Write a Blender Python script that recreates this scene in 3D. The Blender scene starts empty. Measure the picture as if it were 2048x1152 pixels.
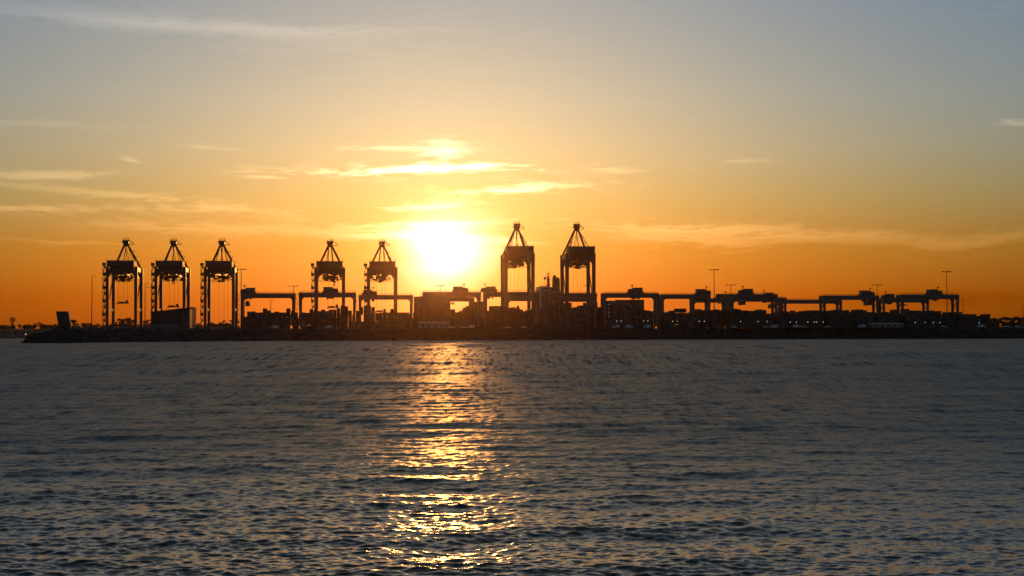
import bpy, math, random
import numpy as np
from mathutils import Vector, Matrix

random.seed(7)
rng = np.random.default_rng(11)
C = bpy.context.scene.collection
sc = bpy.context.scene
R = math.radians

# ------------------------------------------------------------------ camera
CAM_H = 3.2
FPX = 2813.0                       # focal length in photo pixels (2048 wide)
PITCH = math.atan(94.5 / FPX)
ROLL = R(0.14)
cam = bpy.data.cameras.new('camera')
cam.sensor_width = 36.0
cam.lens = FPX / 2048 * 36.0
cam.clip_start = 0.5
cam.clip_end = 60000
co = bpy.data.objects.new('camera', cam)
C.objects.link(co)
co.matrix_world = (Matrix.Translation((0, 0, CAM_H)) @ Matrix.Rotation(R(90) + PITCH, 4, 'X')
                   @ Matrix.Rotation(-ROLL, 4, 'Z'))
sc.camera = co

# ------------------------------------------------------------------ world: graded Nishita sunset sky
SUN = Vector(((893 - 1024) / FPX, 1.0, (670.8 - 500) / FPX)).normalized()
SUN_EL = math.asin(SUN.z)
SUN_AZ = math.atan2(SUN.x, SUN.y)
world = bpy.data.worlds.new('World')
sc.world = world
world.use_nodes = True
WT = world.node_tree
WN, WL = WT.nodes, WT.links
bg = WN['Background']


def wmath(op, a, b=None, c=None, clamp=False):
    n = WN.new('ShaderNodeMath')
    n.operation = op
    n.use_clamp = clamp
    for i, v in enumerate((a, b, c)):
        if v is None:
            continue
        if isinstance(v, (int, float)):
            n.inputs[i].default_value = v
        else:
            WL.new(v, n.inputs[i])
    return n.outputs[0]


def wcomb(x, y, z):
    n = WN.new('ShaderNodeCombineXYZ')
    for i, v in enumerate((x, y, z)):
        if isinstance(v, (int, float)):
            n.inputs[i].default_value = v
        else:
            WL.new(v, n.inputs[i])
    return n.outputs[0]


def wsmooth(v, a, b):
    n = WN.new('ShaderNodeMapRange')
    n.interpolation_type = 'SMOOTHSTEP'
    WL.new(v, n.inputs[0])
    n.inputs[1].default_value = a
    n.inputs[2].default_value = b
    return n.outputs[0]


def wnoise(vec, scale, detail=5.0, rough=0.6, dist=0.0):
    n = WN.new('ShaderNodeTexNoise')
    WL.new(vec, n.inputs['Vector'])
    n.inputs['Scale'].default_value = scale
    n.inputs['Detail'].default_value = detail
    n.inputs['Roughness'].default_value = rough
    n.inputs['Distortion'].default_value = dist
    return n


tc = WN.new('ShaderNodeTexCoord')
sep = WN.new('ShaderNodeSeparateXYZ')
WL.new(tc.outputs['Generated'], sep.inputs[0])
dx, dy, dz = sep.outputs
elev = wmath('MULTIPLY', wmath('ARCSINE', dz), 180 / math.pi)            # degrees
azim = wmath('MULTIPLY', wmath('ARCTAN2', dx, dy), 180 / math.pi)
dot = wmath('ADD', wmath('ADD', wmath('MULTIPLY', dx, SUN.x), wmath('MULTIPLY', dy, SUN.y)), wmath('MULTIPLY', dz, SUN.z))
theta = wmath('MULTIPLY', wmath('ARCCOSINE', wmath('MINIMUM', dot, 1.0)), 180 / math.pi)

sky = WN.new('ShaderNodeTexSky')
sky.sky_type = 'NISHITA'
sky.sun_disc = False
sky.sun_elevation = SUN_EL
sky.sun_rotation = SUN_AZ
sky.air_density = 1.0
sky.dust_density = 2.0
sky.ozone_density = 1.0
ns = WN.new('ShaderNodeSeparateXYZ')
WL.new(sky.outputs[0], ns.inputs[0])
ramp = WN.new('ShaderNodeValToRGB')
WL.new(wmath('SQRT', wmath('DIVIDE', wmath('MAXIMUM', elev, 0.0), 90.0)), ramp.inputs[0])
STOPS = [(0.0, (.262, .090, .009)), (1.5, (.277, .112, .006)), (3.5, (.316, .208, .048)), (5.5, (.326, .324, .20)),
         (7.5, (.338, .394, .385)), (9.5, (.331, .421, .50)), (13.3, (.305, .417, .585)), (24, (.375, .425, .475)),
         (45, (.47, .44, .36)), (90, (.38, .33, .22))]
el = ramp.color_ramp.elements
while len(el) < len(STOPS):
    el.new(0.5)
for e_, (d_, c_) in zip(el, STOPS):
    e_.position = math.sqrt(d_ / 90)
    e_.color = (*c_, 1)
rs = WN.new('ShaderNodeSeparateXYZ')
WL.new(ramp.outputs[0], rs.inputs[0])
GAM = (.784, .63, .5)
base = [wmath('MULTIPLY', rs.outputs[i], wmath('POWER', wmath('MULTIPLY', ns.outputs[i], 0.1), GAM[i])) for i in range(3)]


def gauss(v, s):
    q = wmath('DIVIDE', v, s)
    return wmath('EXPONENT', wmath('MULTIPLY', wmath('MULTIPLY', q, q), -1.0))


# aureole of the low sun behind thin cloud
core = None
mid = gauss(theta, 3.7)
wide = gauss(theta, 8.0)
HALO = ((1.42, .25, .15), (1.42, .22, .10), (1.46, .07, .035))
# thin cirrus: soft bands of stretched noise placed on the sky dome (azimuth, elevation in degrees)
cvec = wcomb(wmath('MULTIPLY', azim, 0.16), wmath('MULTIPLY', elev, 0.95), 3.7)
warp = wnoise(cvec, 0.8, 2.0, 0.5)
wsep = WN.new('ShaderNodeSeparateXYZ')
WL.new(warp.outputs['Color'], wsep.inputs[0])
waz = wmath('ADD', azim, wmath('MULTIPLY', wmath('SUBTRACT', wsep.outputs[0], 0.5), 3.0))
wel = wmath('ADD', elev, wmath('MULTIPLY', wmath('SUBTRACT', wsep.outputs[1], 0.5), 0.9))
fibre = wnoise(wcomb(wmath('MULTIPLY', waz, 0.30), wmath('MULTIPLY', wel, 2.6), 1.3), 1.0, 7.0, 0.62, 0.25).outputs[0]
fibre2 = wnoise(wcomb(wmath('MULTIPLY', waz, 1.1), wmath('MULTIPLY', wel, 6.5), 7.1), 1.0, 5.0, 0.6, 0.3).outputs[0]
tex = wmath('ADD', wmath('MULTIPLY', fibre, 0.55), wmath('MULTIPLY', fibre2, 0.45))


def pz(px, py):
    return math.degrees(math.atan((px - 1024) / FPX)), math.degrees(math.atan((670.5 - (px - 1024) * .00244 - py) / FPX))


# photo-measured bands: centre, half width, half height (px), tilt, strength, threshold
BANDS = [((850, 341), 228, 12, -.010, 1.9, .40), ((875, 306), 50, 20, -.25, .9, .46), ((785, 299), 75, 9, -.03, .5, .46),
         ((1060, 377), 130, 8, -.03, 1.0, .42), ((870, 404), 115, 10, -.05, .6, .42), ((880, 445), 130, 8, 0, .5, .40),
         ((815, 470), 100, 12, .0, .4, .4), ((985, 486), 70, 11, .03, .35, .4), ((690, 462), 260, 22, .02, .16, .38),
         ((70, 366), 110, 9, -.06, .45, .44), ((110, 395), 200, 9, .06, .22, .44), ((60, 436), 240, 6, -.03, .42, .40), ((390, 418), 210, 9, .05, .30, .43),
         ((330, 458), 160, 13, .03, .20, .42), ((1330, 452), 150, 9, .02, .32, .40), ((1400, 480), 190, 22, .05, .30, .40), ((1570, 470), 200, 14, .06, .20, .43), ((1760, 484), 180, 14, .05, .16, .43),
         ((1990, 490), 130, 18, -.14, .24, .44), ((390, 59), 330, 13, .005, .30, .40), ((100, 45), 300, 26, .02, .10, .38), ((640, 90), 260, 40, .0, .05, .36),
         ((2030, 263), 45, 11, .12, .50, .42), ((1250, 345), 55, 6, .04, .20, .44), ((1490, 319), 45, 4, .02, .18, .42),
         ((270, 333), 26, 4, .10, .30, .40), ((400, 300), 90, 4, .05, .16, .42), ((515, 357), 34, 5, .06, .30, .42), ((60, 270), 170, 9, -.03, .10, .4),
         ((2010, 42), 70, 9, -.05, .12, .42), ((150, 497), 170, 6, .04, .16, .42), ((1950, 600), 260, 14, .03, -.16, .30)]
cl = mass = None
INV_E = math.exp(-1)
for (pc, hw, hh, tilt, st_, th) in BANDS:
    a0, e0 = pz(*pc)
    k = 180 / math.pi / FPX
    ka, kb = .95 / (hw * k), .95 / (hh * k)
    u = wmath('MULTIPLY_ADD', waz, ka, -a0 * ka)
    v = wmath('MULTIPLY_ADD', u, tilt * kb / ka, wmath('MULTIPLY_ADD', wel, kb, -e0 * kb))
    m = wmath('POWER', INV_E, wmath('MULTIPLY_ADD', u, u, wmath('MULTIPLY', v, v)))
    cl = wmath('MULTIPLY', m, st_) if cl is None else wmath('MULTIPLY_ADD', m, st_, cl)
    mass = m if mass is None else wmath('ADD', mass, m)
# the fibre decides where inside the bands the ice cloud is dense
dens = wsmooth(wmath('MULTIPLY_ADD', wmath('MINIMUM', mass, 1.0), 0.16, tex), .50, .68)
# and a faint veil of high cloud lies over the whole dome
cl = wmath('MULTIPLY_ADD', wmath('ADD', cl, .03), dens, 0.0)
# the disc itself is drowned in thin cloud, so its white core has a ragged, slightly flattened outline
sun_a, sun_e = math.degrees(SUN_AZ), math.degrees(SUN_EL)
du = wmath('MULTIPLY', wmath('SUBTRACT', wmath('MULTIPLY_ADD', waz, .55, wmath('MULTIPLY', azim, .45)), sun_a), .94)
dv = wmath('MULTIPLY', wmath('SUBTRACT', wel, sun_e), 1.06)
core = wmath('POWER', INV_E, wmath('DIVIDE', wmath('MULTIPLY_ADD', du, du, wmath('MULTIPLY', dv, dv)), 1.33 ** 2))
CLC = (1.0, .64, .31)
near = gauss(theta, 5.0)
chan = []
for i in range(3):
    h = wmath('ADD', wmath('ADD', wmath('MULTIPLY', core, HALO[i][0]), wmath('MULTIPLY', mid, HALO[i][1])), wmath('MULTIPLY', wide, HALO[i][2]))
    b = wmath('ADD', base[i], h)
    lit = wmath('ADD', wmath('MULTIPLY', base[0], CLC[i]), wmath('MULTIPLY', near, (.35, .55, .75)[i]))
    mixc = wmath('ADD', wmath('MULTIPLY', lit, 0.55), wmath('MULTIPLY', b, 0.45))
    chan.append(wmath('MAXIMUM', wmath('ADD', b, wmath('MULTIPLY', mixc, cl)), 0.0))
tot = wcomb(*chan)
sc10 = WN.new('ShaderNodeVectorMath')
sc10.operation = 'SCALE'
WL.new(tot, sc10.inputs[0])
sc10.inputs['Scale'].default_value = 10.0
WL.new(sc10.outputs[0], bg.inputs['Color'])
bg.inputs['Strength'].default_value = 0.1
world.cycles.sampling_method = 'MANUAL'
world.cycles.sample_map_resolution = 2048

# ------------------------------------------------------------------ sun
sl = bpy.data.lights.new('sun', 'SUN')
sl.energy = 0.34
sl.angle = R(0.53)
sl.color = (1.0, .37, .07)
so = bpy.data.objects.new('sun', sl)
C.objects.link(so)
so.location = SUN * 3000
so.rotation_euler = SUN.to_track_quat('Z', 'Y').to_euler()

vs = sc.view_settings
vs.view_transform = 'Standard'
vs.look = 'None'
vs.gamma = 1.0
vs.exposure = 0.0
vs.use_curve_mapping = False
sc.render.engine = 'CYCLES'
cy = sc.cycles
cy.max_bounces = 5
cy.diffuse_bounces = 2
cy.glossy_bounces = 3
cy.volume_bounces = 0
cy.sample_clamp_indirect = 4.0
cy.sample_clamp_direct = 60.0
cy.use_denoising = True
cy.denoiser = 'OPENIMAGEDENOISE'
cy.denoising_input_passes = 'RGB_ALBEDO_NORMAL'

# ------------------------------------------------------------------ port frame: s along the quay, t away from the camera
YAW = R(6.27)
UX = Vector((math.cos(YAW), math.sin(YAW), 0))
VX = Vector((-math.sin(YAW), math.cos(YAW), 0))
GZ = 8.0                               # level of the terminal ground


def hy(px):
    return 670.5 - (px - 1024) * .00244


def s_at(px, t):
    return t * math.tan(math.atan((px - 1024) / FPX) + YAW)


def P(s, t, z=0.0):
    w = UX * s + VX * t
    return Vector((w.x, w.y, z))


def depth(px, t):
    return P(s_at(px, t), t).y


def z_at(px, py, t):
    return CAM_H + (hy(px) - py) * depth(px, t) / FPX


def t_for_height(px, py, z):
    y = (z - CAM_H) * FPX / (hy(px) - py)
    return y / depth(px, 1.0)


# ------------------------------------------------------------------ materials
MATS = {}


def mat(name, col, rough=.6, metal=0.0, var=.25, scale=1.5, spec=.5, col2=None, bump=0.0):
    if name in MATS:
        return MATS[name]
    m = bpy.data.materials.new(name)
    m.use_nodes = True
    nt = m.node_tree
    p = nt.nodes['Principled BSDF']
    g = nt.nodes.new('ShaderNodeNewGeometry')
    n = nt.nodes.new('ShaderNodeTexNoise')
    n.inputs['Scale'].default_value = scale
    n.inputs['Detail'].default_value = 6
    n.inputs['Roughness'].default_value = .65
    nt.links.new(g.outputs['Position'], n.inputs['Vector'])
    r = nt.nodes.new('ShaderNodeValToRGB')
    c2 = col2 or tuple(c * (1 - var) for c in col)
    r.color_ramp.elements[0].position = .35
    r.color_ramp.elements[0].color = (*c2, 1)
    r.color_ramp.elements[1].position = .65
    r.color_ramp.elements[1].color = (*col, 1)
    nt.links.new(n.outputs[0], r.inputs[0])
    nt.links.new(r.outputs[0], p.inputs['Base Color'])
    p.inputs['Roughness'].default_value = rough
    p.inputs['Metallic'].default_value = metal
    p.inputs['Specular IOR Level'].default_value = spec
    if bump:
        b = nt.nodes.new('ShaderNodeBump')
        b.inputs['Strength'].default_value = bump
        b.inputs['Distance'].default_value = .3
        nt.links.new(n.outputs[0], b.inputs['Height'])
        nt.links.new(b.outputs[0], p.inputs['Normal'])
    MATS[name] = m
    return m


def emat(name, col, strength):
    m = bpy.data.materials.new(name)
    m.use_nodes = True
    p = m.node_tree.nodes['Principled BSDF']
    p.inputs['Base Color'].default_value = (*col, 1)
    p.inputs['Emission Color'].default_value = (*col, 1)
    p.inputs['Emission Strength'].default_value = strength
    return m


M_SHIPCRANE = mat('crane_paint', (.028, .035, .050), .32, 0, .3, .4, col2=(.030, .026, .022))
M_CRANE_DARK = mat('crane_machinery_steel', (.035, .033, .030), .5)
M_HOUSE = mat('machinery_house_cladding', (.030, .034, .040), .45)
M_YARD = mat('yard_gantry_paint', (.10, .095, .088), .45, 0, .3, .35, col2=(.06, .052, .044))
M_ROPE = mat('wire_rope', (.03, .028, .025), .5)
M_YELLOW = mat('spreader_yellow', (.25, .14, .02), .5)
M_GALV = mat('galvanised_steel', (.20, .20, .20), .4, .6)
M_CONC = mat('concrete', (.12, .115, .105), .9, 0, .3, .3)
M_ASPH = mat('asphalt', (.045, .045, .045), .9)
M_ROCK = mat('revetment_rock', (.030, .027, .024), .9, 0, .5, .25, bump=.5)
M_SOIL = mat('scrubby_land', (.022, .025, .014), .95, 0, .4, .08)
M_LEAF = mat('leaf', (.035, .048, .018), .6, 0, .5, .5)
M_BARK = mat('bark', (.035, .028, .020), .9)
M_GLASS = mat('window_glass', (.02, .025, .03), .08)
M_WHITE = mat('white_paint', (.55, .55, .54), .45, 0, .2, .8)
M_SHED = mat('shed_white_cladding', (.20, .195, .185), .5, 0, .2, .6)
M_DARKBLD = mat('workshop_cladding', (.018, .018, .019), .5)
M_TYRE = mat('tyre', (.02, .02, .02), .9)
M_HULL = mat('ship_hull_paint', (.03, .035, .06), .5)
M_RUST = mat('weathered_steel', (.05, .032, .022), .7)
M_ROOF = mat('tile_roof', (.10, .045, .030), .8)
M_BRICK = mat('render_wall', (.16, .13, .10), .9)
M_LAMP = emat('lamp_glow', (1, .93, .8), 1.6)
M_WARM = emat('lit_window_glow', (1, .72, .35), .8)
CONT_COLS = {'rust red': (.050, .016, .011), 'dark blue': (.012, .018, .036), 'dull green': (.015, .026, .018), 'grey': (.045, .045, .045),
             'faded orange': (.070, .030, .013), 'brown': (.032, .020, .014), 'pale grey': (.075, .073, .070)}
M_CONT = {k: mat('container_' + k.replace(' ', '_'), v, .55, 0, .35, .7) for k, v in CONT_COLS.items()}


# ------------------------------------------------------------------ mesh builder
class MB:
    def __init__(self):
        self.v = []
        self.f = []

    def hexa(self, p):
        b = len(self.v)
        self.v += [tuple(q) for q in p]
        for q in ((0, 3, 2, 1), (4, 5, 6, 7), (0, 1, 5, 4), (1, 2, 6, 5), (2, 3, 7, 6), (3, 0, 4, 7)):
            self.f.append(tuple(b + i for i in q))
        return self

    def box(self, x0, x1, y0, y1, z0, z1):
        return self.hexa([(x0, y0, z0), (x1, y0, z0), (x1, y1, z0), (x0, y1, z0), (x0, y0, z1), (x1, y0, z1), (x1, y1, z1), (x0, y1, z1)])

    def taper(self, c0, w0, d0, c1, w1, d1):
        r = lambda c, w, d: [(c[0] - w / 2, c[1] - d / 2, c[2]), (c[0] + w / 2, c[1] - d / 2, c[2]), (c[0] + w / 2, c[1] + d / 2, c[2]), (c[0] - w / 2, c[1] + d / 2, c[2])]
        return self.hexa(r(c0, w0, d0) + r(c1, w1, d1))

    def bar(self, a, b, w, h=None):
        h = h or w
        a, b = Vector(a), Vector(b)
        d = (b - a).normalized()
        up = Vector((0, 0, 1)) if abs(d.z) < .95 else Vector((0, 1, 0))
        x = d.cross(up).normalized() * (w / 2)
        y = x.cross(d).normalized() * (h / 2)
        return self.hexa([a - x - y, a + x - y, a + x + y, a - x + y, b - x - y, b + x - y, b + x + y, b - x + y])

    def tube(self, a, b, r, r2=None, n=8):
        r2 = r if r2 is None else r2
        a, b = Vector(a), Vector(b)
        d = (b - a).normalized()
        up = Vector((0, 0, 1)) if abs(d.z) < .95 else Vector((0, 1, 0))
        x = d.cross(up).normalized()
        y = x.cross(d).normalized()
        s = len(self.v)
        for c, q in ((a, r), (b, r2)):
            for i in range(n):
                t = 2 * math.pi * i / n
                self.v.append(tuple(c + x * (q * math.cos(t)) + y * (q * math.sin(t))))
        for i in range(n):
            j = (i + 1) % n
            self.f.append((s + i, s + j, s + n + j, s + n + i))
        self.f.append(tuple(s + i for i in reversed(range(n))))
        self.f.append(tuple(s + n + i for i in range(n)))
        return self

    def prism(self, poly, axis, a, b):
        """polygon in the two other axes, extruded along axis from a to b"""
        s = len(self.v)
        n = len(poly)
        for k in (a, b):
            for (p, q) in poly:
                self.v.append({'x': (k, p, q), 'y': (p, k, q), 'z': (p, q, k)}[axis])
        self.f.append(tuple(s + i for i in reversed(range(n))))
        self.f.append(tuple(s + n + i for i in range(n)))
        for i in range(n):
            j = (i + 1) % n
            self.f.append((s + i, s + j, s + n + j, s + n + i))
        return self

    def sphere(self, c, r, nu=8, nv=6, sq=(1, 1, 1)):
        s = len(self.v)
        for j in range(1, nv):
            ph = math.pi * j / nv
            for i in range(nu):
                th = 2 * math.pi * i / nu
                self.v.append((c[0] + r * sq[0] * math.sin(ph) * math.cos(th), c[1] + r * sq[1] * math.sin(ph) * math.sin(th), c[2] + r * sq[2] * math.cos(ph)))
        top = len(self.v)
        self.v.append((c[0], c[1], c[2] + r * sq[2]))
        self.v.append((c[0], c[1], c[2] - r * sq[2]))
        for j in range(nv - 2):
            for i in range(nu):
                k = (i + 1) % nu
                self.f.append((s + j * nu + i, s + (j + 1) * nu + i, s + (j + 1) * nu + k, s + j * nu + k))
        for i in range(nu):
            k = (i + 1) % nu
            self.f.append((top, s + i, s + k))
            self.f.append((top + 1, s + (nv - 2) * nu + k, s + (nv - 2) * nu + i))
        return self

    def mesh(self, name, m=None):
        me = bpy.data.meshes.new(name)
        me.from_pydata(self.v, [], self.f)
        me.validate()
        if m:
            me.materials.append(m)
        return me

    def build(self, name, m, parent=None):
        return put(name, self.mesh(name, m), parent)


def put(name, me, parent=None, loc=None, rotz=None):
    o = bpy.data.objects.new(name, me)
    C.objects.link(o)
    if parent is not None:
        o.parent = parent
    if loc is not None:
        o.location = loc
    if rotz is not None:
        o.rotation_euler = (0, 0, rotz)
    return o


def tag(o, label, cat, group=None):
    o['label'] = label
    o['category'] = cat
    if group:
        o['group'] = group
    return o


def thing(name, label, cat, loc, rotz=YAW, group=None):
    o = put(name, None, None, loc, rotz)
    return tag(o, label, cat, group)


def structure(o):
    o['kind'] = 'structure'
    return o


def fbm(x, y, seed, octaves=4, base_=1.0):
    """cheap smooth value noise by summed rotated sines"""
    r = np.random.default_rng(seed)
    o = np.zeros_like(x)
    a = 1.0
    f = base_
    for k in range(octaves):
        for j in range(4):
            th = r.uniform(0, 2 * math.pi)
            ph = r.uniform(0, 2 * math.pi)
            ff = f * r.uniform(.75, 1.3)
            o += a * .35 * np.sin(ff * (x * math.cos(th) + y * math.sin(th)) + ph)
        a *= .55
        f *= 2.05
    return o


def grid_mesh(name, V, nr, nc, m, smooth=True):
    me = bpy.data.meshes.new(name)
    nv = nr * nc
    i = np.arange((nr - 1) * (nc - 1))
    r0, c0 = i // (nc - 1), i % (nc - 1)
    a = r0 * nc + c0
    q = np.stack([a, a + 1, a + nc + 1, a + nc], 1).astype(np.int32)
    me.vertices.add(nv)
    me.vertices.foreach_set('co', V.astype(np.float32).ravel())
    me.loops.add(q.size)
    me.loops.foreach_set('vertex_index', q.ravel())
    me.polygons.add(len(q))
    me.polygons.foreach_set('loop_start', np.arange(0, q.size, 4, dtype=np.int32))
    me.polygons.foreach_set('loop_total', np.full(len(q), 4, dtype=np.int32))
    me.update(calc_edges=True)
    me.polygons.foreach_set('use_smooth', np.full(len(q), smooth))
    me.materials.append(m)
    return me


# ------------------------------------------------------------------ water
WAVE_DIRS = []


def make_water():
    # rows run from close to the shore to the open bay; spacing widens with distance
    inv = np.linspace(1 / 13.0, 1 / 700.0, 1160)
    yy = np.concatenate([np.arange(-50, 12.6, 1.3), 1 / inv, np.geomspace(760, 4200, 20)])
    inner = np.linspace(-1, 1, 780)
    outer = np.linspace(0, 1, 41)[1:] ** 1.6           # coarser water to both sides of the bay
    nr, nc = len(yy), len(inner) + 2 * len(outer)
    half = np.maximum(yy, 13.0) * .40 + 6.0
    wide_ = np.maximum(yy, 0) * .5 + 140.0
    X = np.concatenate([(-half[:, None] - wide_[:, None] * outer[None, ::-1]), half[:, None] * inner[None, :], half[:, None] + wide_[:, None] * outer[None, :]], 1)
    Y = np.repeat(yy[:, None], nc, 1)
    dyr = np.gradient(yy)
    Z = np.zeros_like(X)
    DX = np.zeros_like(X)
    DY = np.zeros_like(X)
    miss = np.zeros(nr)
    gust = 1.0 + .42 * fbm(X / 9.0, Y / 22.0, 5, 3)
    gust = np.clip(gust, .35, 1.8)
    r = np.random.default_rng(3)
    lam = np.concatenate([np.geomspace(.12, 4.6, 130), np.geomspace(5.0, 75.0, 56)])
    N = len(lam)
    LG = np.log(lam)
    spread = np.interp(LG, np.log([.12, .4, 1.2, 4.6, 10, 75]), [42, 34, 22, 10, 38, 50])
    slope = np.interp(LG, np.log([.12, .2, .4, .8, 1.6, 3, 4.6, 4.9, 20, 75]), [.021, .026, .016, .0075, .0062, .0078, .0066, .0058, .0068, .0052])
    for i in range(N):
        L = lam[i] * r.uniform(.93, 1.07)
        k = 2 * math.pi / L
        th = R(-90 + 9 + r.normal(0, spread[i]))
        a = slope[i] * math.sqrt(2) / k
        ph = r.uniform(0, 2 * math.pi)
        cx, cy_ = math.cos(th), math.sin(th)
        # a wave is carried by the mesh only where the rows are close enough to show it
        vis = np.clip((L / np.maximum(dyr * max(abs(cy_), .3), .02) - 3.0) / 3.0, 0, 1)
        if .6 < L < 14:
            vis = np.maximum(vis, .8)          # chop heights still stand out edge-on far away
        miss += (slope[i] ** 2) * (1 - vis ** 2)
        n = np.nonzero(vis > 0)[0]
        if len(n) == 0:
            continue
        e = n[-1] + 1
        arg = k * (X[:e] * cx + Y[:e] * cy_) + ph
        A = a * vis[:e, None] * (gust[:e] if L < 3 else 1.0) * (1.0 if L < 5 else np.clip((Y[:e] - 30) / 120, .25, 1))
        Z[:e] += A * np.sin(arg)
        cs = np.cos(arg)
        q = .75 if L > .6 else .4
        DX[:e] += q * A * cx * cs
        DY[:e] += q * A * cy_ * cs
    V = np.stack([X + DX, Y + DY, Z], -1).reshape(-1, 3)
    m = bpy.data.materials.new('sea_water')
    m.use_nodes = True
    nt = m.node_tree
    p = nt.nodes['Principled BSDF']
    p.inputs['Base Color'].default_value = (.006, .010, .013, 1)
    p.inputs['IOR'].default_value = 1.333
    at = nt.nodes.new('ShaderNodeAttribute')
    at.attribute_name = 'chop'
    g = nt.nodes.new('ShaderNodeNewGeometry')

    def nm(op, a, b):
        n = nt.nodes.new('ShaderNodeMath')
        n.operation = op
        for i, v in enumerate((a, b)):
            if isinstance(v, (int, float)):
                n.inputs[i].default_value = v
            else:
                nt.links.new(v, n.inputs[i])
        return n.outputs[0]

    def vm(op, a, b=None, scale=None):
        n = nt.nodes.new('ShaderNodeVectorMath')
        n.operation = op
        for i, v in enumerate((a, b)):
            if v is None:
                continue
            if isinstance(v, tuple):
                n.inputs[i].default_value = v
            else:
                nt.links.new(v, n.inputs[i])
        if scale is not None:
            if isinstance(scale, (int, float)):
                n.inputs['Scale'].default_value = scale
            else:
                nt.links.new(scale, n.inputs['Scale'])
        return n.outputs[0]

    def slopes(scale, detail, sx=1.0, sy=1.0):
        pos = vm('MULTIPLY', g.outputs['Position'], (scale * sx, scale * sy, 0))
        n = nt.nodes.new('ShaderNodeTexNoise')
        n.inputs['Scale'].default_value = 1.0
        n.inputs['Detail'].default_value = detail
        n.inputs['Roughness'].default_value = .6
        nt.links.new(pos, n.inputs['Vector'])
        return vm('MULTIPLY', vm('SUBTRACT', n.outputs['Color'], (.5, .5, .5)), (1, 1, 0))

    fine = slopes(14.0, 2.0, .8, 1.1)       # capillary ripples
    chopv = slopes(4.2, 4.0, .75, 1.15)     # chop too short for the mesh
    band = slopes(.055, 3.0, .6, 1.0)       # gust bands
    # crests of wave groups, which grow longer and wider towards the open bay
    spy = nt.nodes.new('ShaderNodeSeparateXYZ')
    nt.links.new(g.outputs['Position'], spy.inputs[0])

    def zone(a0, a1, b0, b1):
        w = []
        for (p0, p1) in ((a0, a1), (b0, b1)):
            n = nt.nodes.new('ShaderNodeMapRange')
            n.interpolation_type = 'SMOOTHSTEP'
            nt.links.new(spy.outputs[1], n.inputs[0])
            n.inputs[1].default_value = p0
            n.inputs[2].default_value = p1
            w.append(n.outputs[0])
        return nm('MULTIPLY', w[0], nm('SUBTRACT', 1.0, w[1]))

    groups = None
    for (wx, wy, z_, amp) in ((.34, 2.6, (32, 60, 110, 190), .55), (.55, 9.0, (90, 150, 260, 420), .85), (1.3, 24.0, (220, 380, 3000, 4000), 1.15)):
        sl_ = vm('MULTIPLY', slopes(1.0, 2.0, 1 / wx, 1 / wy), (.55, 1.0, 0))
        sl_ = vm('SCALE', sl_, scale=nm('MULTIPLY', zone(*z_), amp))
        groups = sl_ if groups is None else vm('ADD', groups, sl_)
    fac = at.outputs['Fac']
    tilt = vm('ADD', vm('ADD', vm('SCALE', fine, scale=.5), vm('SCALE', chopv, scale=nm('MULTIPLY', fac, 3.6))),
              vm('ADD', vm('SCALE', band, scale=nm('MULTIPLY', fac, .7)), groups))
    nor = vm('NORMALIZE', vm('ADD', g.outputs['Normal'], tilt))
    nt.links.new(nor, p.inputs['Normal'])
    nt.links.new(nm('ADD', nm('MULTIPLY', nm('MULTIPLY', fac, fac), 14.0), .12), p.inputs['Roughness'])
    me = grid_mesh('water', V, nr, nc, m)
    at_ = me.attributes.new('chop', 'FLOAT', 'POINT')
    at_.data.foreach_set('value', np.repeat(np.sqrt(miss), nc).astype(np.float32))
    o = put('water', me)
    structure(o)
    print('water rms slope missing far', math.sqrt(miss[-1]), 'n', nr * nc)


make_water()

# ------------------------------------------------------------------ terminal land: rock revetment rising to a flat yard
SHORE = [(38, 686), (90, 685.9), (150, 685.5), (225, 684.8), (300, 684), (390, 683), (480, 682), (590, 681.4), (700, 681), (950, 680), (1200, 679.3),
         (1500, 678.2), (1750, 677.5), (2048, 677.0), (2500, 676.0)]


def world_of(px, d):
    return ((px - 1024) / FPX * d, d)


shore_xy = [world_of(px, CAM_H * FPX / (y - hy(px))) for px, y in SHORE]
q0 = P(s_at(196, 1168), 1168)
q1 = P(s_at(1950, 1168), 1168)
q2 = P(s_at(2300, 1700), 1700)
land_poly = shore_xy + [(900, 1100), (1100, 1800), (q2.x, q2.y), (q1.x, q1.y + 350), (q1.x, q1.y), (q0.x, q0.y), (world_of(150, 1010)), (world_of(112, 860)), (world_of(70, 745))]
LP = np.array(land_poly)


def signed_dist(X, Y):
    d = np.full(X.shape, 1e9)
    inside = np.zeros(X.shape, bool)
    n = len(LP)
    for i in range(n):
        (x0, y0), (x1, y1) = LP[i], LP[(i + 1) % n]
        ex, ey = x1 - x0, y1 - y0
        t = np.clip(((X - x0) * ex + (Y - y0) * ey) / (ex * ex + ey * ey), 0, 1)
        d = np.minimum(d, np.hypot(X - x0 - t * ex, Y - y0 - t * ey))
        c = ((y0 > Y) != (y1 > Y))
        xi = ex * (Y - y0) / (ey if abs(ey) > 1e-9 else 1e-9) + x0
        inside ^= c & (X < xi)
    return np.where(inside, d, -d)


def land_h(X, Y, noise=True):
    d = signed_dist(X, Y)
    if noise:
        d = d + 1.6 * fbm(X / 4.0, Y / 4.0, 21, 3)
    t = np.clip(d / 24.0, -.35, 1)
    z = np.where(t < 0, t * 12, GZ * (1 - (1 - np.clip(t, 0, 1)) ** 1.7))
    if noise:
        rough = np.clip(1 - np.abs(t - .45) * 1.9, 0, 1)
        z = z + rough * .55 * fbm(X / 1.3, Y / 1.3, 22, 3)
    return z


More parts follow.
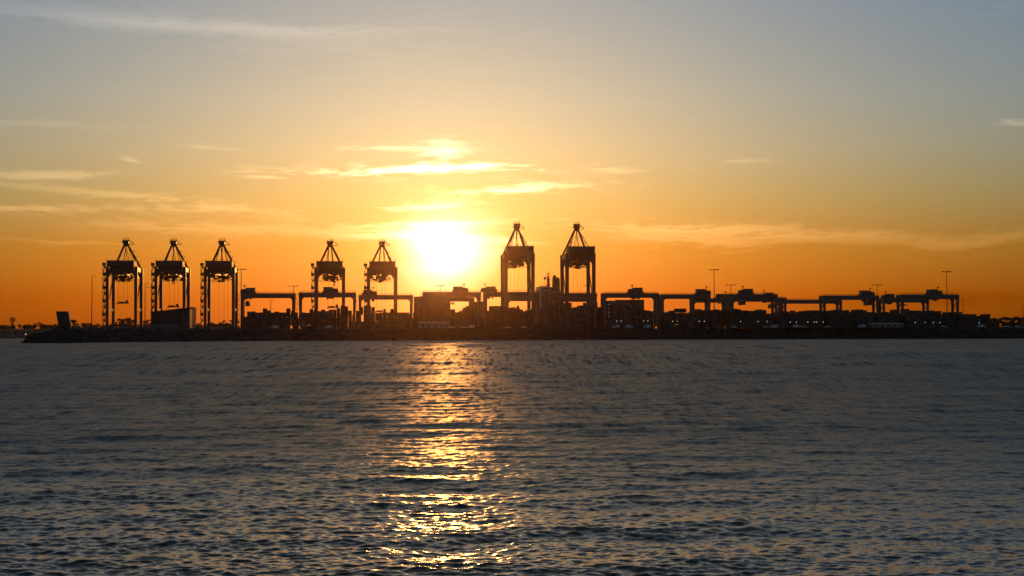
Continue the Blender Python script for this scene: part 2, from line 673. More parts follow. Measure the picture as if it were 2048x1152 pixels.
def make_land():
    xs = np.arange(-330, 560, 3.2)
    ys = np.concatenate([np.arange(664, 1075, 2.6), np.arange(1078, 1860, 12)])
    X, Y = np.meshgrid(xs, ys)
    Z = land_h(X, Y)
    m = bpy.data.materials.new('terminal_ground')
    m.use_nodes = True
    nt = m.node_tree
    p = nt.nodes['Principled BSDF']
    g = nt.nodes.new('ShaderNodeNewGeometry')
    sp = nt.nodes.new('ShaderNodeSeparateXYZ')
    nt.links.new(g.outputs['Position'], sp.inputs[0])
    mr = nt.nodes.new('ShaderNodeMapRange')
    mr.inputs[1].default_value = 7.2
    mr.inputs[2].default_value = 7.8
    nt.links.new(sp.outputs[2], mr.inputs[0])
    n = nt.nodes.new('ShaderNodeTexNoise')
    n.inputs['Scale'].default_value = .4
    n.inputs['Detail'].default_value = 8
    nt.links.new(g.outputs['Position'], n.inputs['Vector'])
    mx = nt.nodes.new('ShaderNodeMix')
    mx.data_type = 'RGBA'
    nt.links.new(mr.outputs[0], mx.inputs['Factor'])
    mx.inputs['A'].default_value = (.030, .027, .024, 1)
    mx.inputs['B'].default_value = (.045, .043, .040, 1)
    mm = nt.nodes.new('ShaderNodeMix')
    mm.data_type = 'RGBA'
    mm.blend_type = 'MULTIPLY'
    mm.inputs['Factor'].default_value = .7
    nt.links.new(mx.outputs['Result'], mm.inputs['A'])
    nt.links.new(n.outputs[0], mm.inputs['B'])
    nt.links.new(mm.outputs['Result'], p.inputs['Base Color'])
    p.inputs['Roughness'].default_value = .95
    p.inputs['Specular IOR Level'].default_value = .2
    me = grid_mesh('terminal_ground', np.stack([X, Y, Z], -1).reshape(-1, 3), len(ys), len(xs), m, False)
    structure(put('terminal_ground', me))
    # armour stone on the slope, far too many to count
    vs_, fs_ = [], []
    ico_v = [Vector(v) for v in ((0, 0, 1), (.89, 0, .45), (.28, .85, .45), (-.72, .53, .45), (-.72, -.53, .45), (.28, -.85, .45), (.72, .53, -.45), (-.28, .85, -.45), (-.89, 0, -.45), (-.28, -.85, -.45), (.72, -.53, -.45), (0, 0, -1))]
    ico_f = [(0, 1, 2), (0, 2, 3), (0, 3, 4), (0, 4, 5), (0, 5, 1), (1, 6, 2), (2, 7, 3), (3, 8, 4), (4, 9, 5), (5, 10, 1), (6, 7, 2), (7, 8, 3), (8, 9, 4), (9, 10, 5), (10, 6, 1), (11, 7, 6), (11, 8, 7), (11, 9, 8), (11, 10, 9), (11, 6, 10)]
    segs = []
    for (a, b) in zip(shore_xy[:-2], shore_xy[1:-1]):
        segs.append((Vector((*a, 0)), Vector((*b, 0))))
    px_, py_, rr = [], [], []
    for a, b in segs:
        L = (b - a).length
        for k in range(int(L * 2.6)):
            f = random.random()
            q = a + (b - a) * f
            nrm = Vector((-(b - a).y, (b - a).x, 0)).normalized()
            q = q + nrm * (random.random() ** 1.2 * 19 - .5)
            px_.append(q.x)
            py_.append(q.y)
            rr.append(random.uniform(.45, 1.25))
    zz = land_h(np.array(px_), np.array(py_))
    for x, y, z, r_ in zip(px_, py_, zz, rr):
        b0 = len(vs_)
        rot = Matrix.Rotation(random.uniform(0, 6.28), 3, Vector((random.random(), random.random(), random.random() + .1)).normalized())
        sx = random.uniform(.7, 1.35)
        for v in ico_v:
            w = rot @ Vector((v.x * sx, v.y, v.z * .8))
            k = r_ * random.uniform(.8, 1.15)
            vs_.append((x + w.x * k, y + w.y * k, z + w.z * k * .9))
        fs_ += [tuple(b0 + i for i in f) for f in ico_f]
    me = bpy.data.meshes.new('revetment_rocks')
    me.from_pydata(vs_, [], fs_)
    me.materials.append(M_ROCK)
    o = put('revetment_rocks', me)
    o['kind'] = 'stuff'
    o['label'] = 'dark armour rocks piled along the waterline of the terminal'
    o['category'] = 'rocks'
    # vertical concrete quay wall behind the ship-to-shore cranes
    b = MB()
    L = s_at(1950, 1168) - s_at(196, 1168)
    b.box(0, L, 0, 3.0, -4, GZ + .35)
    w = b.build('quay_wall', M_CONC)
    w.location = P(s_at(196, 1168), 1167.5)
    w.rotation_euler = (0, 0, YAW)
    structure(w)


make_land()


# ------------------------------------------------------------------ ship-to-shore cranes
def railing(b, pts, h=1.1, step=2.2, w=.07):
    for a, c in zip(pts[:-1], pts[1:]):
        a, c = Vector(a), Vector(c)
        n = max(1, int((c - a).length / step))
        for i in range(n + 1):
            q = a + (c - a) * (i / n)
            b.bar(q, q + Vector((0, 0, h)), w)
        for k in (h, h * .55):
            b.bar(a + Vector((0, 0, k)), c + Vector((0, 0, k)), w)


WHEEL = MB().tube((-.25, 0, 0), (.25, 0, 0), .42, n=10).mesh('wheel', M_RUST)
LANDING = None


def add_wheels(parent, xs, y, z):
    for x in xs:
        put('wheel', WHEEL, parent, (x, y, z), R(90) if False else None)


def sts_crane(px, label, big=False, spread_z=None, rope_z=14.0, trolley_x=0.0, stairs=True):
    t = 1132.0
    s = s_at(px, t)
    g = thing('ship_to_shore_crane', label, 'crane', P(s, t, GZ), YAW, 'ship-to-shore cranes on the quay')
    HB = 11.0 if big else 10.9                    # half spacing of legs
    LW = 2.7 if big else 2.35
    G = 28.0                                      # rail gauge
    z0, z1 = (57.0, 61.8) if big else (45.6, 49.9)    # portal girder
    zh = 66.8 if big else 54.1                   # roof of machinery house
    za = 82.4 if big else 68.0                   # underside of apex
    zt = 88.0 if big else 72.8
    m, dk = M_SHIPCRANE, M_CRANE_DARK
    # bogies, sills, legs
    for y in (0, G):
        for x in (-HB, HB):
            bo = MB().box(x - 3.4, x + 3.4, y - .55, y + .55, .75, 1.5).box(x - 1.2, x + 1.2, y - .7, y + .7, 1.5, 2.4).build('bogie', M_RUST, g)
            for k in (-2.7, -.9, .9, 2.7):
                put('wheel', WHEEL, bo, (x + k, y, .42), R(90))
            top = z1 - .05
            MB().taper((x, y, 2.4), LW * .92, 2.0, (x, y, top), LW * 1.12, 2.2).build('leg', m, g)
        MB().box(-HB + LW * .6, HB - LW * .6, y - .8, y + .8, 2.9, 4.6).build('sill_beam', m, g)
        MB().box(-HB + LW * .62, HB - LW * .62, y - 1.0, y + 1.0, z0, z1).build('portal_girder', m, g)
        for sx in (-1, 1):
            xe = sx * (HB - LW * .57)
            MB().prism([(xe, z0 + .02), (xe, z0 - 3.6), (xe - sx * .9, z0 - 2.0), (xe - sx * 2.2, z0 - .7), (xe - sx * 4.2, z0 + .02)][::sx], 'y', y - .7, y + .7).build('haunch', m, g)
    for x in (-HB, HB):
        MB().box(x - .75, x + .75, 1.15, G - 1.15, 15.2, 17.2).build('portal_beam', m, g)
        MB().box(x - .8, x + .8, 1.2, G - 1.2, z0 + .6, z1 - .4).build('side_girder', m, g)
        MB().tube((x, 1.0, 17.4), (x, G - 1, z0 - 1.5), .42, n=8).build('diagonal_brace', m, g)
    # boom and its back girder
    for x in (-3.2, 3.2):
        MB().box(x - .7, x + .7, -14, G + 3, z0 - 2.6, z0 - .05).build('trolley_girder', m, g)
        MB().box(x - .6, x + .6, G + 3.2, G + 52, z0 - 2.5, z0 - .3).build('boom_girder', m, g)
    tie = MB().bar((-2.6, 0, 0), (2.6, 0, 0), .5).mesh('boom_tie', m)
    for k in range(8):
        put('boom_tie', tie, g, (0, G + 6 + k * 6, z0 - 1.2))
    # machinery house
    hx = 10.35 if not big else 10.9
    h = MB().box(-hx, hx, -7.5, 6.5, z1 + .02 - (.0), zh).build('machinery_house', M_HOUSE, g)
    MB().box(-hx - .2, hx + .2, -7.75, 6.75, zh + .01, zh + .28).build('house_roof', dk, h)
    r_ = MB()
    railing(r_, [(-hx, -7.4, zh + .28), (hx, -7.4, zh + .28), (hx, 6.4, zh + .28)], 1.0, 3.4, .06)
    r_.bar((-hx, -7.4, zh), (-hx, -7.4, zh + 1.9), .22)
    r_.bar((hx, -7.4, zh), (hx, -7.4, zh + 1.7), .22)
    r_.build('roof_railing', dk, h)
    for k in range(6):                                   # cladding ribs and louvres on the landward wall
        x = -hx + 1.9 + k * (2 * hx - 3.8) / 5
        MB().box(x - .06, x + .06, -7.58, -7.5, z1 + .2, zh - .2).build('wall_rib', M_HOUSE, h)
    for x in (-6.6, 6.2):
        MB().box(x - .9, x + .9, -7.6, -7.5, z1 + 1.2, z1 + 2.7).build('louvre', dk, h)
    MB().box(-hx - .6, hx + .6, -9.0, -7.76, z1 - .25, z1 - .03).build('house_walkway', dk, h)
    r_ = MB()
    railing(r_, [(-hx - .5, -8.95, z1 - .03), (hx + .5, -8.95, z1 - .03)], 1.1, 2.4, .06)
    r_.build('walkway_railing', dk, h)
    # gable-end legs of the mast above the portal
    ya = 19.0
    for sx in (-1, 1):
        MB().bar((sx * (HB - .5), G - .6, z1 - .1), (sx * 1.25, ya + .6, za + .4), 1.2, 1.2).build('mast_leg', m, g)
        MB().bar((sx * (HB - .7), 1.2, z1 + .05), (sx * 1.15, ya - .8, za + .2), .42, .42).build('mast_brace', m, g) if big else None
        MB().tube((sx * 2.3, -6, zh + .2), (sx * .7, ya - 1.2, za + 1.0), .34, n=8).build('backstay', m, g)
        MB().tube((sx * 3.2, G + 26, z0 - .3), (sx * .9, ya + 1.4, za + 1.6), .22, n=8).build('forestay', m, g)
        MB().tube((sx * 3.2, G + 47, z0 - .3), (sx * .9, ya + 1.4, za + 2.4), .22, n=8).build('forestay', m, g)
    # apex
    ap = MB().taper((0, ya, za - .9), 2.8, 2.4, (0, ya, za + 1.6), 4.4, 3.6).box(-2.3, 2.3, ya - 1.9, ya + 1.9, za + 1.62, zt - 1.0).build('apex_head', m, g)
    b = MB()
    for x in (-1.9, -.7, .6, 1.8):
        b.tube((x, ya - .8, zt - 1.5), (x, ya + .8, zt - 1.5), random.uniform(.6, .9), n=10)
    b.build('sheaves', dk, ap)
    b = MB().box(-2.7, 2.7, ya - 2.6, ya + 2.6, za + 1.4, za + 1.6)
    railing(b, [(-2.9, ya - 2.6, za + 1.6), (2.9, ya - 2.6, za + 1.6), (2.9, ya + 2.6, za + 1.6)], 1.2, 1.4, .12)
    railing(b, [(-2.9, ya - 2.6, za + 1.6), (-2.9, ya + 2.6, za + 1.6)], 1.2, 1.4, .12)
    railing(b, [(-2.7, ya - 2.2, zt - 1.0), (2.7, ya - 2.2, zt - 1.0)], 1.1, .9, .12)
    b.box(-3.0, 3.0, ya - 2.3, ya + 2.3, zt - 1.15, zt - 1.0)
    b.build('apex_platform', dk, ap)
    for x, hh in ((-1.6, 1.3), (0.1, 2.2), (1.5, 1.5), (2.2, 1.1)):
        MB().tube((x, ya, zt - 1.2), (x, ya, zt + hh - .3), .09, n=6).box(x - .2, x + .2, ya - .15, ya + .15, zt + hh - .45, zt + hh - .1).build('aviation_lamp', dk, ap)
    b = MB().bar((1.8, ya, zt - .6), (6.0, ya, za + 1.3), .42).bar((1.8, ya, za + .4), (6.4, ya, za + .7), .42).bar((6.0, ya, za + .4), (6.0, ya, za + 2.2), .22).bar((3.4, ya, za + .6), (4.2, ya, za + 2.1), .16)
    b.build('service_davit', dk, ap)
    # ladder landings up the right-hand mast leg
    for f in (.30, .52, .74):
        x = 1.25 + (HB - 1.75) * f
        z = za + .4 + (z1 - za - .5) * f
        y = ya + .6 + (G - 1.2 - ya) * f
        b = MB().box(x, x + 2.3, y - .8, y + .8, z - .1, z + .05)
        railing(b, [(x + .4, y - .8, z), (x + 2.3, y - .8, z), (x + 2.3, y + .8, z)], 1.1, 1.1, .09)
        b.bar((x - .2, y, z - .9), (x + 2.2, y, z), .14)
        b.build('ladder_landing', dk, g)
    # zig-zag stairs on the outside of the left landward leg
    if stairs:
        n = 9
        zs = [3.0 + (z1 + .6 - 3.0) * i / n for i in range(n + 1)]
        xo, xi = -HB - LW * .60 - 2.35, -HB - LW * .60
        for (x, y) in ((xo + .1, -1.2), (xo + .1, 1.3)):
            MB().bar((x, y, .3), (x, y, z1 + 1.8), .17).build('stair_post', dk, g)
        for i, z in enumerate(zs):
            b = MB().box(xo, xi, -1.35, 1.45, z - .1, z + .04)
            railing(b, [(xo, -1.3, z), (xi, -1.3, z)], 1.1, 1.0, .08)
            railing(b, [(xo, -1.3, z), (xo, 1.4, z)], 1.1, 1.0, .08)
            if i:
                b.box(xo + .9 if i % 2 else xo + .1, xi - .1, -1.1, .6, z - (1.7 if i % 2 else 2.4), z - .12)
            b.build('stair_landing', dk, g)
            if i < n:
                a_, c_ = (xo + .3, xi - .3) if i % 2 == 0 else (xi - .3, xo + .3)
                b = MB()
                for y in (-.9, -.1):
                    b.bar((a_, y, z), (c_, y, zs[i + 1]), .12, .28)
                    b.bar((a_, y, z + 1.0), (c_, y, zs[i + 1] + 1.0), .07)
                for k in range(1, 9):
                    q = k / 9
                    b.box(a_ + (c_ - a_) * q - .14, a_ + (c_ - a_) * q + .14, -.9, -.1, z + (zs[i + 1] - z) * q - .03, z + (zs[i + 1] - z) * q + .03)
                b.build('stair_flight', dk, g)
        b = MB().box(xo - .2, xi + .2, -1.6, 1.6, z1 + .9, z1 + 3.0).bar((xo + .5, 0, z1 + 3), (xo + .5, 0, z1 + 4.6), .12)
        b.build('lift_motor_room', dk, g)
    else:
        b = MB()
        for k in range(16):
            z = 4 + k * (z0 - 6) / 16
            z2 = 4 + (k + 1) * (z0 - 6) / 16
            ya_, yb_ = (2.0, 5.2) if k % 2 == 0 else (5.2, 2.0)
            b.bar((-HB + .2, ya_, z), (-HB + .2, yb_, z2), .5, .16)
            b.box(-HB - .4, -HB + .9, min(ya_, yb_) - 1.0, min(ya_, yb_), z2 - .08, z2) if k % 2 else b.box(-HB - .4, -HB + .9, max(ya_, yb_), max(ya_, yb_) + 1.0, z2 - .08, z2)
        for y in (1.4, 5.8):
            b.bar((-HB + .2, y, 3), (-HB + .2, y, z0), .14)
        b.build('stair_tower', dk, g)
        b = MB().box(-HB - 2.6, -HB + 1, 6.2, 8.4, z0 - 4.6, z0 - 4.4)
        railing(b, [(-HB - 2.6, 6.2, z0 - 4.4), (-HB + 1, 6.2, z0 - 4.4)], 1.1, .9, .09)
        b.bar((-HB - 2.4, 6.4, z0 - 8), (-HB - 2.4, 6.4, z0 - 3.0), .15)
        b.box(-HB - 2.9, -HB - 1.6, 6.2, 8, z0 - 3.2, z0 - 1.6)
        b.build('access_platform', dk, g)
    # trolley, cab and hanging catwalks under the portal
    zb = z0 - 2.7
    tx = trolley_x
    tr = MB().box(tx - 4.0, tx + 4.0, 8, 15, zb - 1.5, zb - .1)
    rr = random.Random(px)
    for k in range(38):
        cx_ = tx + rr.uniform(-8, 7.5)
        cz = zb + 2.3 - rr.uniform(.2, 7.6) * max(.45, 1.1 - abs(cx_ - tx) / 14)
        w = rr.uniform(.5, 1.5)
        yk = rr.uniform(7, 16)
        tr.box(cx_ - w, cx_ + w, yk, yk + 1.4, cz - rr.uniform(.25, .9), cz + .4)
    for k in range(12):
        x = tx - 8 + k * 1.4
        tr.bar((x, 10 + k % 3, zb + 2.5), (x + rr.uniform(-.8, .8), 10 + k % 3, zb - rr.uniform(2.0, 5.2)), .24)
    tr = tr.build('trolley', dk, g)
    cab = MB().prism([(8.2, zb - 4.4), (10.6, zb - 4.4), (11.2, zb - 3.6), (11.2, zb - 1.7), (8.2, zb - 1.7)], 'x', tx - 1.1, tx + 1.5).build('operator_cab', M_HOUSE, tr)
    cab.location = (0, 0, 0)
    b = MB()
    for (xa, xb, zz) in ((-8.7, tx + 1.0, zb - 4.6), (tx + 1.6, 8.0, zb - 4.0)):
        railing(b, [(xa, 6.5, zz), (xb, 6.5, zz)], 1.5, 1.15, .16)
        b.box(xa, xb, 6.4, 7.2, zz - .12, zz)
        for x in (xa, (xa + xb) / 2, xb):
            b.bar((x, 6.6, zz), (x, 6.6, zb + 2.4), .22)
    b.build('festoon_walkway', dk, g)
    # ropes and spreader
    zl = spread_z if spread_z is not None else rope_z
    for x in (-3.4, .6, 3.6) if not big else (-3.2, 0.4, 3.2):
        MB().tube((tx + x, 11.5, zb - 1.4), (tx + x, 11.5, zl + .9), .085, n=5).build('hoist_rope', M_ROPE, g)
    sp = MB().box(tx - 4.3, tx + 4.3, 10.2, 12.8, zl - .5, zl + .45).box(tx - 4.5, tx - 3.9, 10.0, 13.0, zl - 1.3, zl + .6).box(tx + 3.9, tx + 4.5, 10.0, 13.0, zl - 1.3, zl + .6)
    sp = sp.build('spreader', M_YELLOW, g)
    b = MB().box(tx - 3.2, tx + 1.0, 10.7, 12.3, zl + .46, zl + 1.1).box(tx + 2.0, tx + 3.9, 10.6, 12.2, zl + .46, zl + 2.3)
    for x in (-3.6, -1.2, .9, 3.4):
        b.bar((tx + x, 11.5, zl + .4), (tx + x, 11.5, zl + 1.9), .18)
    b.build('headblock', dk, sp)
    return g


sts_crane(243, 'leftmost of the tall quay cranes, spreader hanging high between its legs', False, 21.5, trolley_x=-.8)
sts_crane(340, 'tall quay crane second from left, rising behind the slant-roofed workshop', False, 18.6, trolley_x=1.2)
sts_crane(438.5, 'tall quay crane third from left, standing beside a T-shaped light mast', False, None, 3.0, trolley_x=2.0)
sts_crane(659, 'tall quay crane fourth from left, rising behind a white yard gantry', False, None, 18.0, trolley_x=2.6)
sts_crane(764.5, 'tall quay crane just left of the bright sun glare', False, None, 14.5, trolley_x=-1.0)
sts_crane(1039, 'taller quay crane just right of the sun, left of the ship mast', True, None, 17.0, trolley_x=-3.0, stairs=False)
sts_crane(1161, 'taller quay crane farthest right, right of the ship mast and funnel', True, None, 17.0, trolley_x=-1.0, stairs=False)


# ------------------------------------------------------------------ shipping containers
def cont_mesh(length, m):
    W, H = 2.44, 2.59
    b = MB()
    hw = W / 2
    b.box(-hw + .05, hw - .05, .05, length - .05, .06, H - .06)
    for x in (-hw, hw - .12):
        for y in (0, length - .12):
            b.box(x, x + .12, y, y + .12, 0, H)
    for z in (0, H - .12):
        for x in (-hw, hw - .12):
            b.box(x + .004, x + .116, .121, length - .121, z + .004, z + .116)
        for y in (0, length - .12):
            b.box(-hw + .121, hw - .121, y + .004, y + .116, z + .004, z + .116)
    for k in range(4):                                  # door locking bars
        x = -.8 + k * .53
        b.box(x - .03, x + .03, -.02, .05, .15, H - .15)
    n = int(length / 1.2)
    for k in range(n):
        y = .6 + k * (length - 1.2) / (n - 1)
        for x in (-hw + .012, hw - .052):
            b.box(x, x + .04, y - .2, y + .2, .13, H - .13)
    return b.mesh('shipping_container', m)


CMESH = {(k, L): cont_mesh(L, M_CONT[k]) for k in M_CONT for L in (12.19, 6.06)}
CNAMES = list(M_CONT)
ORD = ['first', 'second', 'third', 'fourth', 'fifth', 'sixth', 'seventh', 'eighth', 'ninth', 'tenth', 'eleventh', 'twelfth', 'thirteenth', 'fourteenth', 'fifteenth',
       'sixteenth', 'seventeenth', 'eighteenth', 'nineteenth', 'twentieth'] + ['twenty-' + w for w in ('first', 'second', 'third', 'fourth', 'fifth', 'sixth', 'seventh', 'eighth', 'ninth')]
PITCH_Z = 2.615
cr = random.Random(5)
n_cont = [0]


def container(loc, rotz, colour, L, label, group):
    o = put('shipping_container', CMESH[(colour, L)], None, loc, rotz)
    tag(o, label, 'container', group)
    n_cont[0] += 1
    return o


# skyline of the yard stacks, measured as (first px, last px, top py)
SKY = [(486, 493, 629), (494, 501, 623), (503, 511, 624), (512, 526, 625), (527, 536, 618), (537, 545, 622), (546, 560, 623), (561, 567, 617.5), (568, 575, 624), (576, 585, 617.5),
       (586, 612, 624), (613, 619, 624), (620, 627, 618), (628, 656, 619), (657, 669, 619), (670, 678, 617.5), (679, 697, 611), (698, 716, 621), (717, 748, 611), (749, 754, 623), (755, 783, 624),
       (784, 789, 618), (790, 832, 624), (833, 898, 618), (899, 910, 618.5), (911, 926, 622), (927, 936, 618), (937, 966, 612), (967, 1014, 612), (1015, 1049, 617.5), (1050, 1064, 621), (1065, 1086, 619.5),
       (1087, 1139, 612), (1140, 1144, 624), (1145, 1161, 616), (1162, 1200, 611), (1201, 1279, 611), (1280, 1292, 617), (1293, 1309, 622), (1333, 1347, 624), (1348, 1374, 617),
       (1375, 1380, 627), (1381, 1392, 622), (1393, 1401, 618), (1402, 1459, 620), (1460, 1481, 618.5), (1482, 1515, 622), (1516, 1531, 620), (1532, 1540, 627), (1541, 1573, 624),
       (1574, 1590, 621), (1591, 1616, 623), (1617, 1636, 620.5), (1637, 1666, 622), (1667, 1695, 620), (1696, 1711, 625), (1712, 1736, 619), (1737, 1772, 623), (1773, 1791, 623), (1792, 1822, 619),
       (1823, 1885, 622), (1886, 1896, 628), (1897, 1926, 624), (1927, 1978, 628)]


def sky_top(px):
    for a, b, y in SKY:
        if a - .5 <= px <= b + .5:
            return y
    return None


# front yard gantries: (left px, right px, top-of-girder py)
GANTRY = [(481, 590, 586.5, -14, 'r'), (597, 712, 585, 2, 'l'), (717, 826, 590, -12, 'l'), (846, 962, 584, 6, 'l'), (968, 1079, 584, -16, 'r'), (1086, 1194, 586, 99, 'l'),
          (1206, 1318, 586, 4, 'r'), (1322, 1421, 588.5, 14, 'l'), (1450, 1555, 588, -3, 'r'), (1646, 1758, 591, 14, 'l'), (1802, 1918, 589, 5, 'l')]
REAR = [(836, 949, 594.5, 99), (1012, 1080, 593.5, 99), (1096, 1190, 595, 99), (1384, 1454, 597, 12), (1462, 1573, 595, 8), (1556, 1684, 599.5, 99), (1765, 1858, 597, -14)]

FRONT_T = 1004.0
rest = []
picked = []
lane_names = {}
s_left = s_at(486, FRONT_T)
s_right = s_at(1978, FRONT_T)
lanes = []
for gi, (x0, x1, yt, tx, sd) in enumerate(GANTRY):
    a, b = s_at(x0, FRONT_T), s_at(x1, FRONT_T)
    lanes.append((a + 2.4, b - 2.2))
# stacks outside the gantry spans too (between 1318-1450 etc. other blocks stand)
cur = s_left + 1.3
stacks = []
while cur < s_right:
    px = 1024 + FPX * math.tan(math.atan(cur / FRONT_T) - YAW)
    y = sky_top(px)
    if any(abs(cur - e_) < 1.5 for (x0, x1, *_q) in GANTRY for e_ in (s_at(x0, FRONT_T) + 1.2, s_at(x1, FRONT_T) - 1.2)):
        if y is not None:                          # a gantry rail runs here: only the rows behind close the gap
            n_ = max(1, int((z_at(px, y, FRONT_T) - GZ) / PITCH_Z) - cr.choice((0, 1)))
            rest.append((cur, FRONT_T + 13.2, n_, px))
        y = None
    if y is not None:
        ztop = z_at(px, y + cr.choice((0, 0, 0, 1.5, 3, -1.2)), FRONT_T)
        tiers = max(1, min(6, round((ztop - GZ) / 2.7)))
        stacks.append((cur, px, tiers, min(1.12, max(.94, (ztop - GZ) / tiers / PITCH_Z))))
    cur += 2.72
for i, (s, px, tiers, zk) in enumerate(stacks):
    for k in range(tiers):
        jit = cr.uniform(-.12, .12)
        colour = cr.choice(CNAMES)
        L = 12.19 if cr.random() < .75 else 6.06
        picked.append((tiers - 1 - k, k, i, s, px, tiers, colour, L, jit, zk))
    rest.append((s, FRONT_T + 13.2, max(1, tiers - cr.choice((0, 1, 1, 2))), px))
    rest.append((s, FRONT_T + 26.4, max(1, tiers - cr.choice((0, 1, 2))), px))
print('stacks', len(stacks), 'front containers', len(picked))
GX = [(g_[0] + g_[1]) / 2 for g_ in GANTRY]
GNAME = ['leftmost', 'second', 'third', 'fourth', 'fifth', 'sixth', 'seventh', 'eighth', 'ninth', 'tenth', 'rightmost']
# number the stacks inside each gantry bay
bay_of = [min(range(len(GX)), key=lambda j: abs(GX[j] - st[1])) for st in stacks]
bay_count = {}
bay_idx = []
for b_ in bay_of:
    bay_count[b_] = bay_count.get(b_, 0) + 1
    bay_idx.append(bay_count[b_])
picked.sort(key=lambda r_: (r_[0], r_[2]))
singles, deep = picked[:262], picked[262:]
TIER = {0: 'top', 1: 'second from top', 2: 'third from top', 3: 'fourth from top'}
for (fromtop, k, i, s, px, tiers, colour, L, jit, zk) in singles:
    lab = '%s container, %s in %s stack from left near %s front gantry' % (colour, TIER.get(fromtop, 'low tier'), ORD[bay_idx[i] - 1], GNAME[bay_of[i]])
    container(P(s, FRONT_T + jit, GZ + .02 + k * PITCH_Z * zk), YAW, colour, L, lab, 'containers stacked in the yard').scale.z = zk


def merged_containers(name, items, label):
    vs_, fs_, mi = [], [], []
    mats = [M_CONT[k] for k in CNAMES]
    c, s_ = math.cos(YAW), math.sin(YAW)
    src = {}
    for k in CNAMES:
        me = CMESH[(k, 12.19)]
        src[k] = ([tuple(v.co) for v in me.vertices], [tuple(p.vertices) for p in me.polygons])
    for loc, k in items:
        b0 = len(vs_)
        V, F = src[k]
        for (x, y, z) in V:
            vs_.append((loc.x + c * x - s_ * y, loc.y + s_ * x + c * y, loc.z + z))
        fs_ += [tuple(b0 + j for j in f) for f in F]
        mi += [CNAMES.index(k)] * len(F)
    me = bpy.data.meshes.new(name)
    me.from_pydata(vs_, [], fs_)
    for m in mats:
        me.materials.append(m)
    me.polygons.foreach_set('material_index', np.array(mi, dtype=np.int32))
    o = put(name, me)
    o['kind'] = 'stuff'
    o['label'] = label
    o['category'] = 'containers'
    return o


items = [(P(s, FRONT_T + jit, GZ + .02 + k * PITCH_Z * zk), colour) for (ft, k, i, s, px, tiers, colour, L, jit, zk) in deep]
for (s, t, n, px) in rest:
    for k in range(n):
        if k >= n - 2:
            items.append((P(s, t, GZ + .02 + k * PITCH_Z), cr.choice(CNAMES)))
merged_containers('stacked_containers', items, 'mass of lower and rear containers filling the yard blocks')


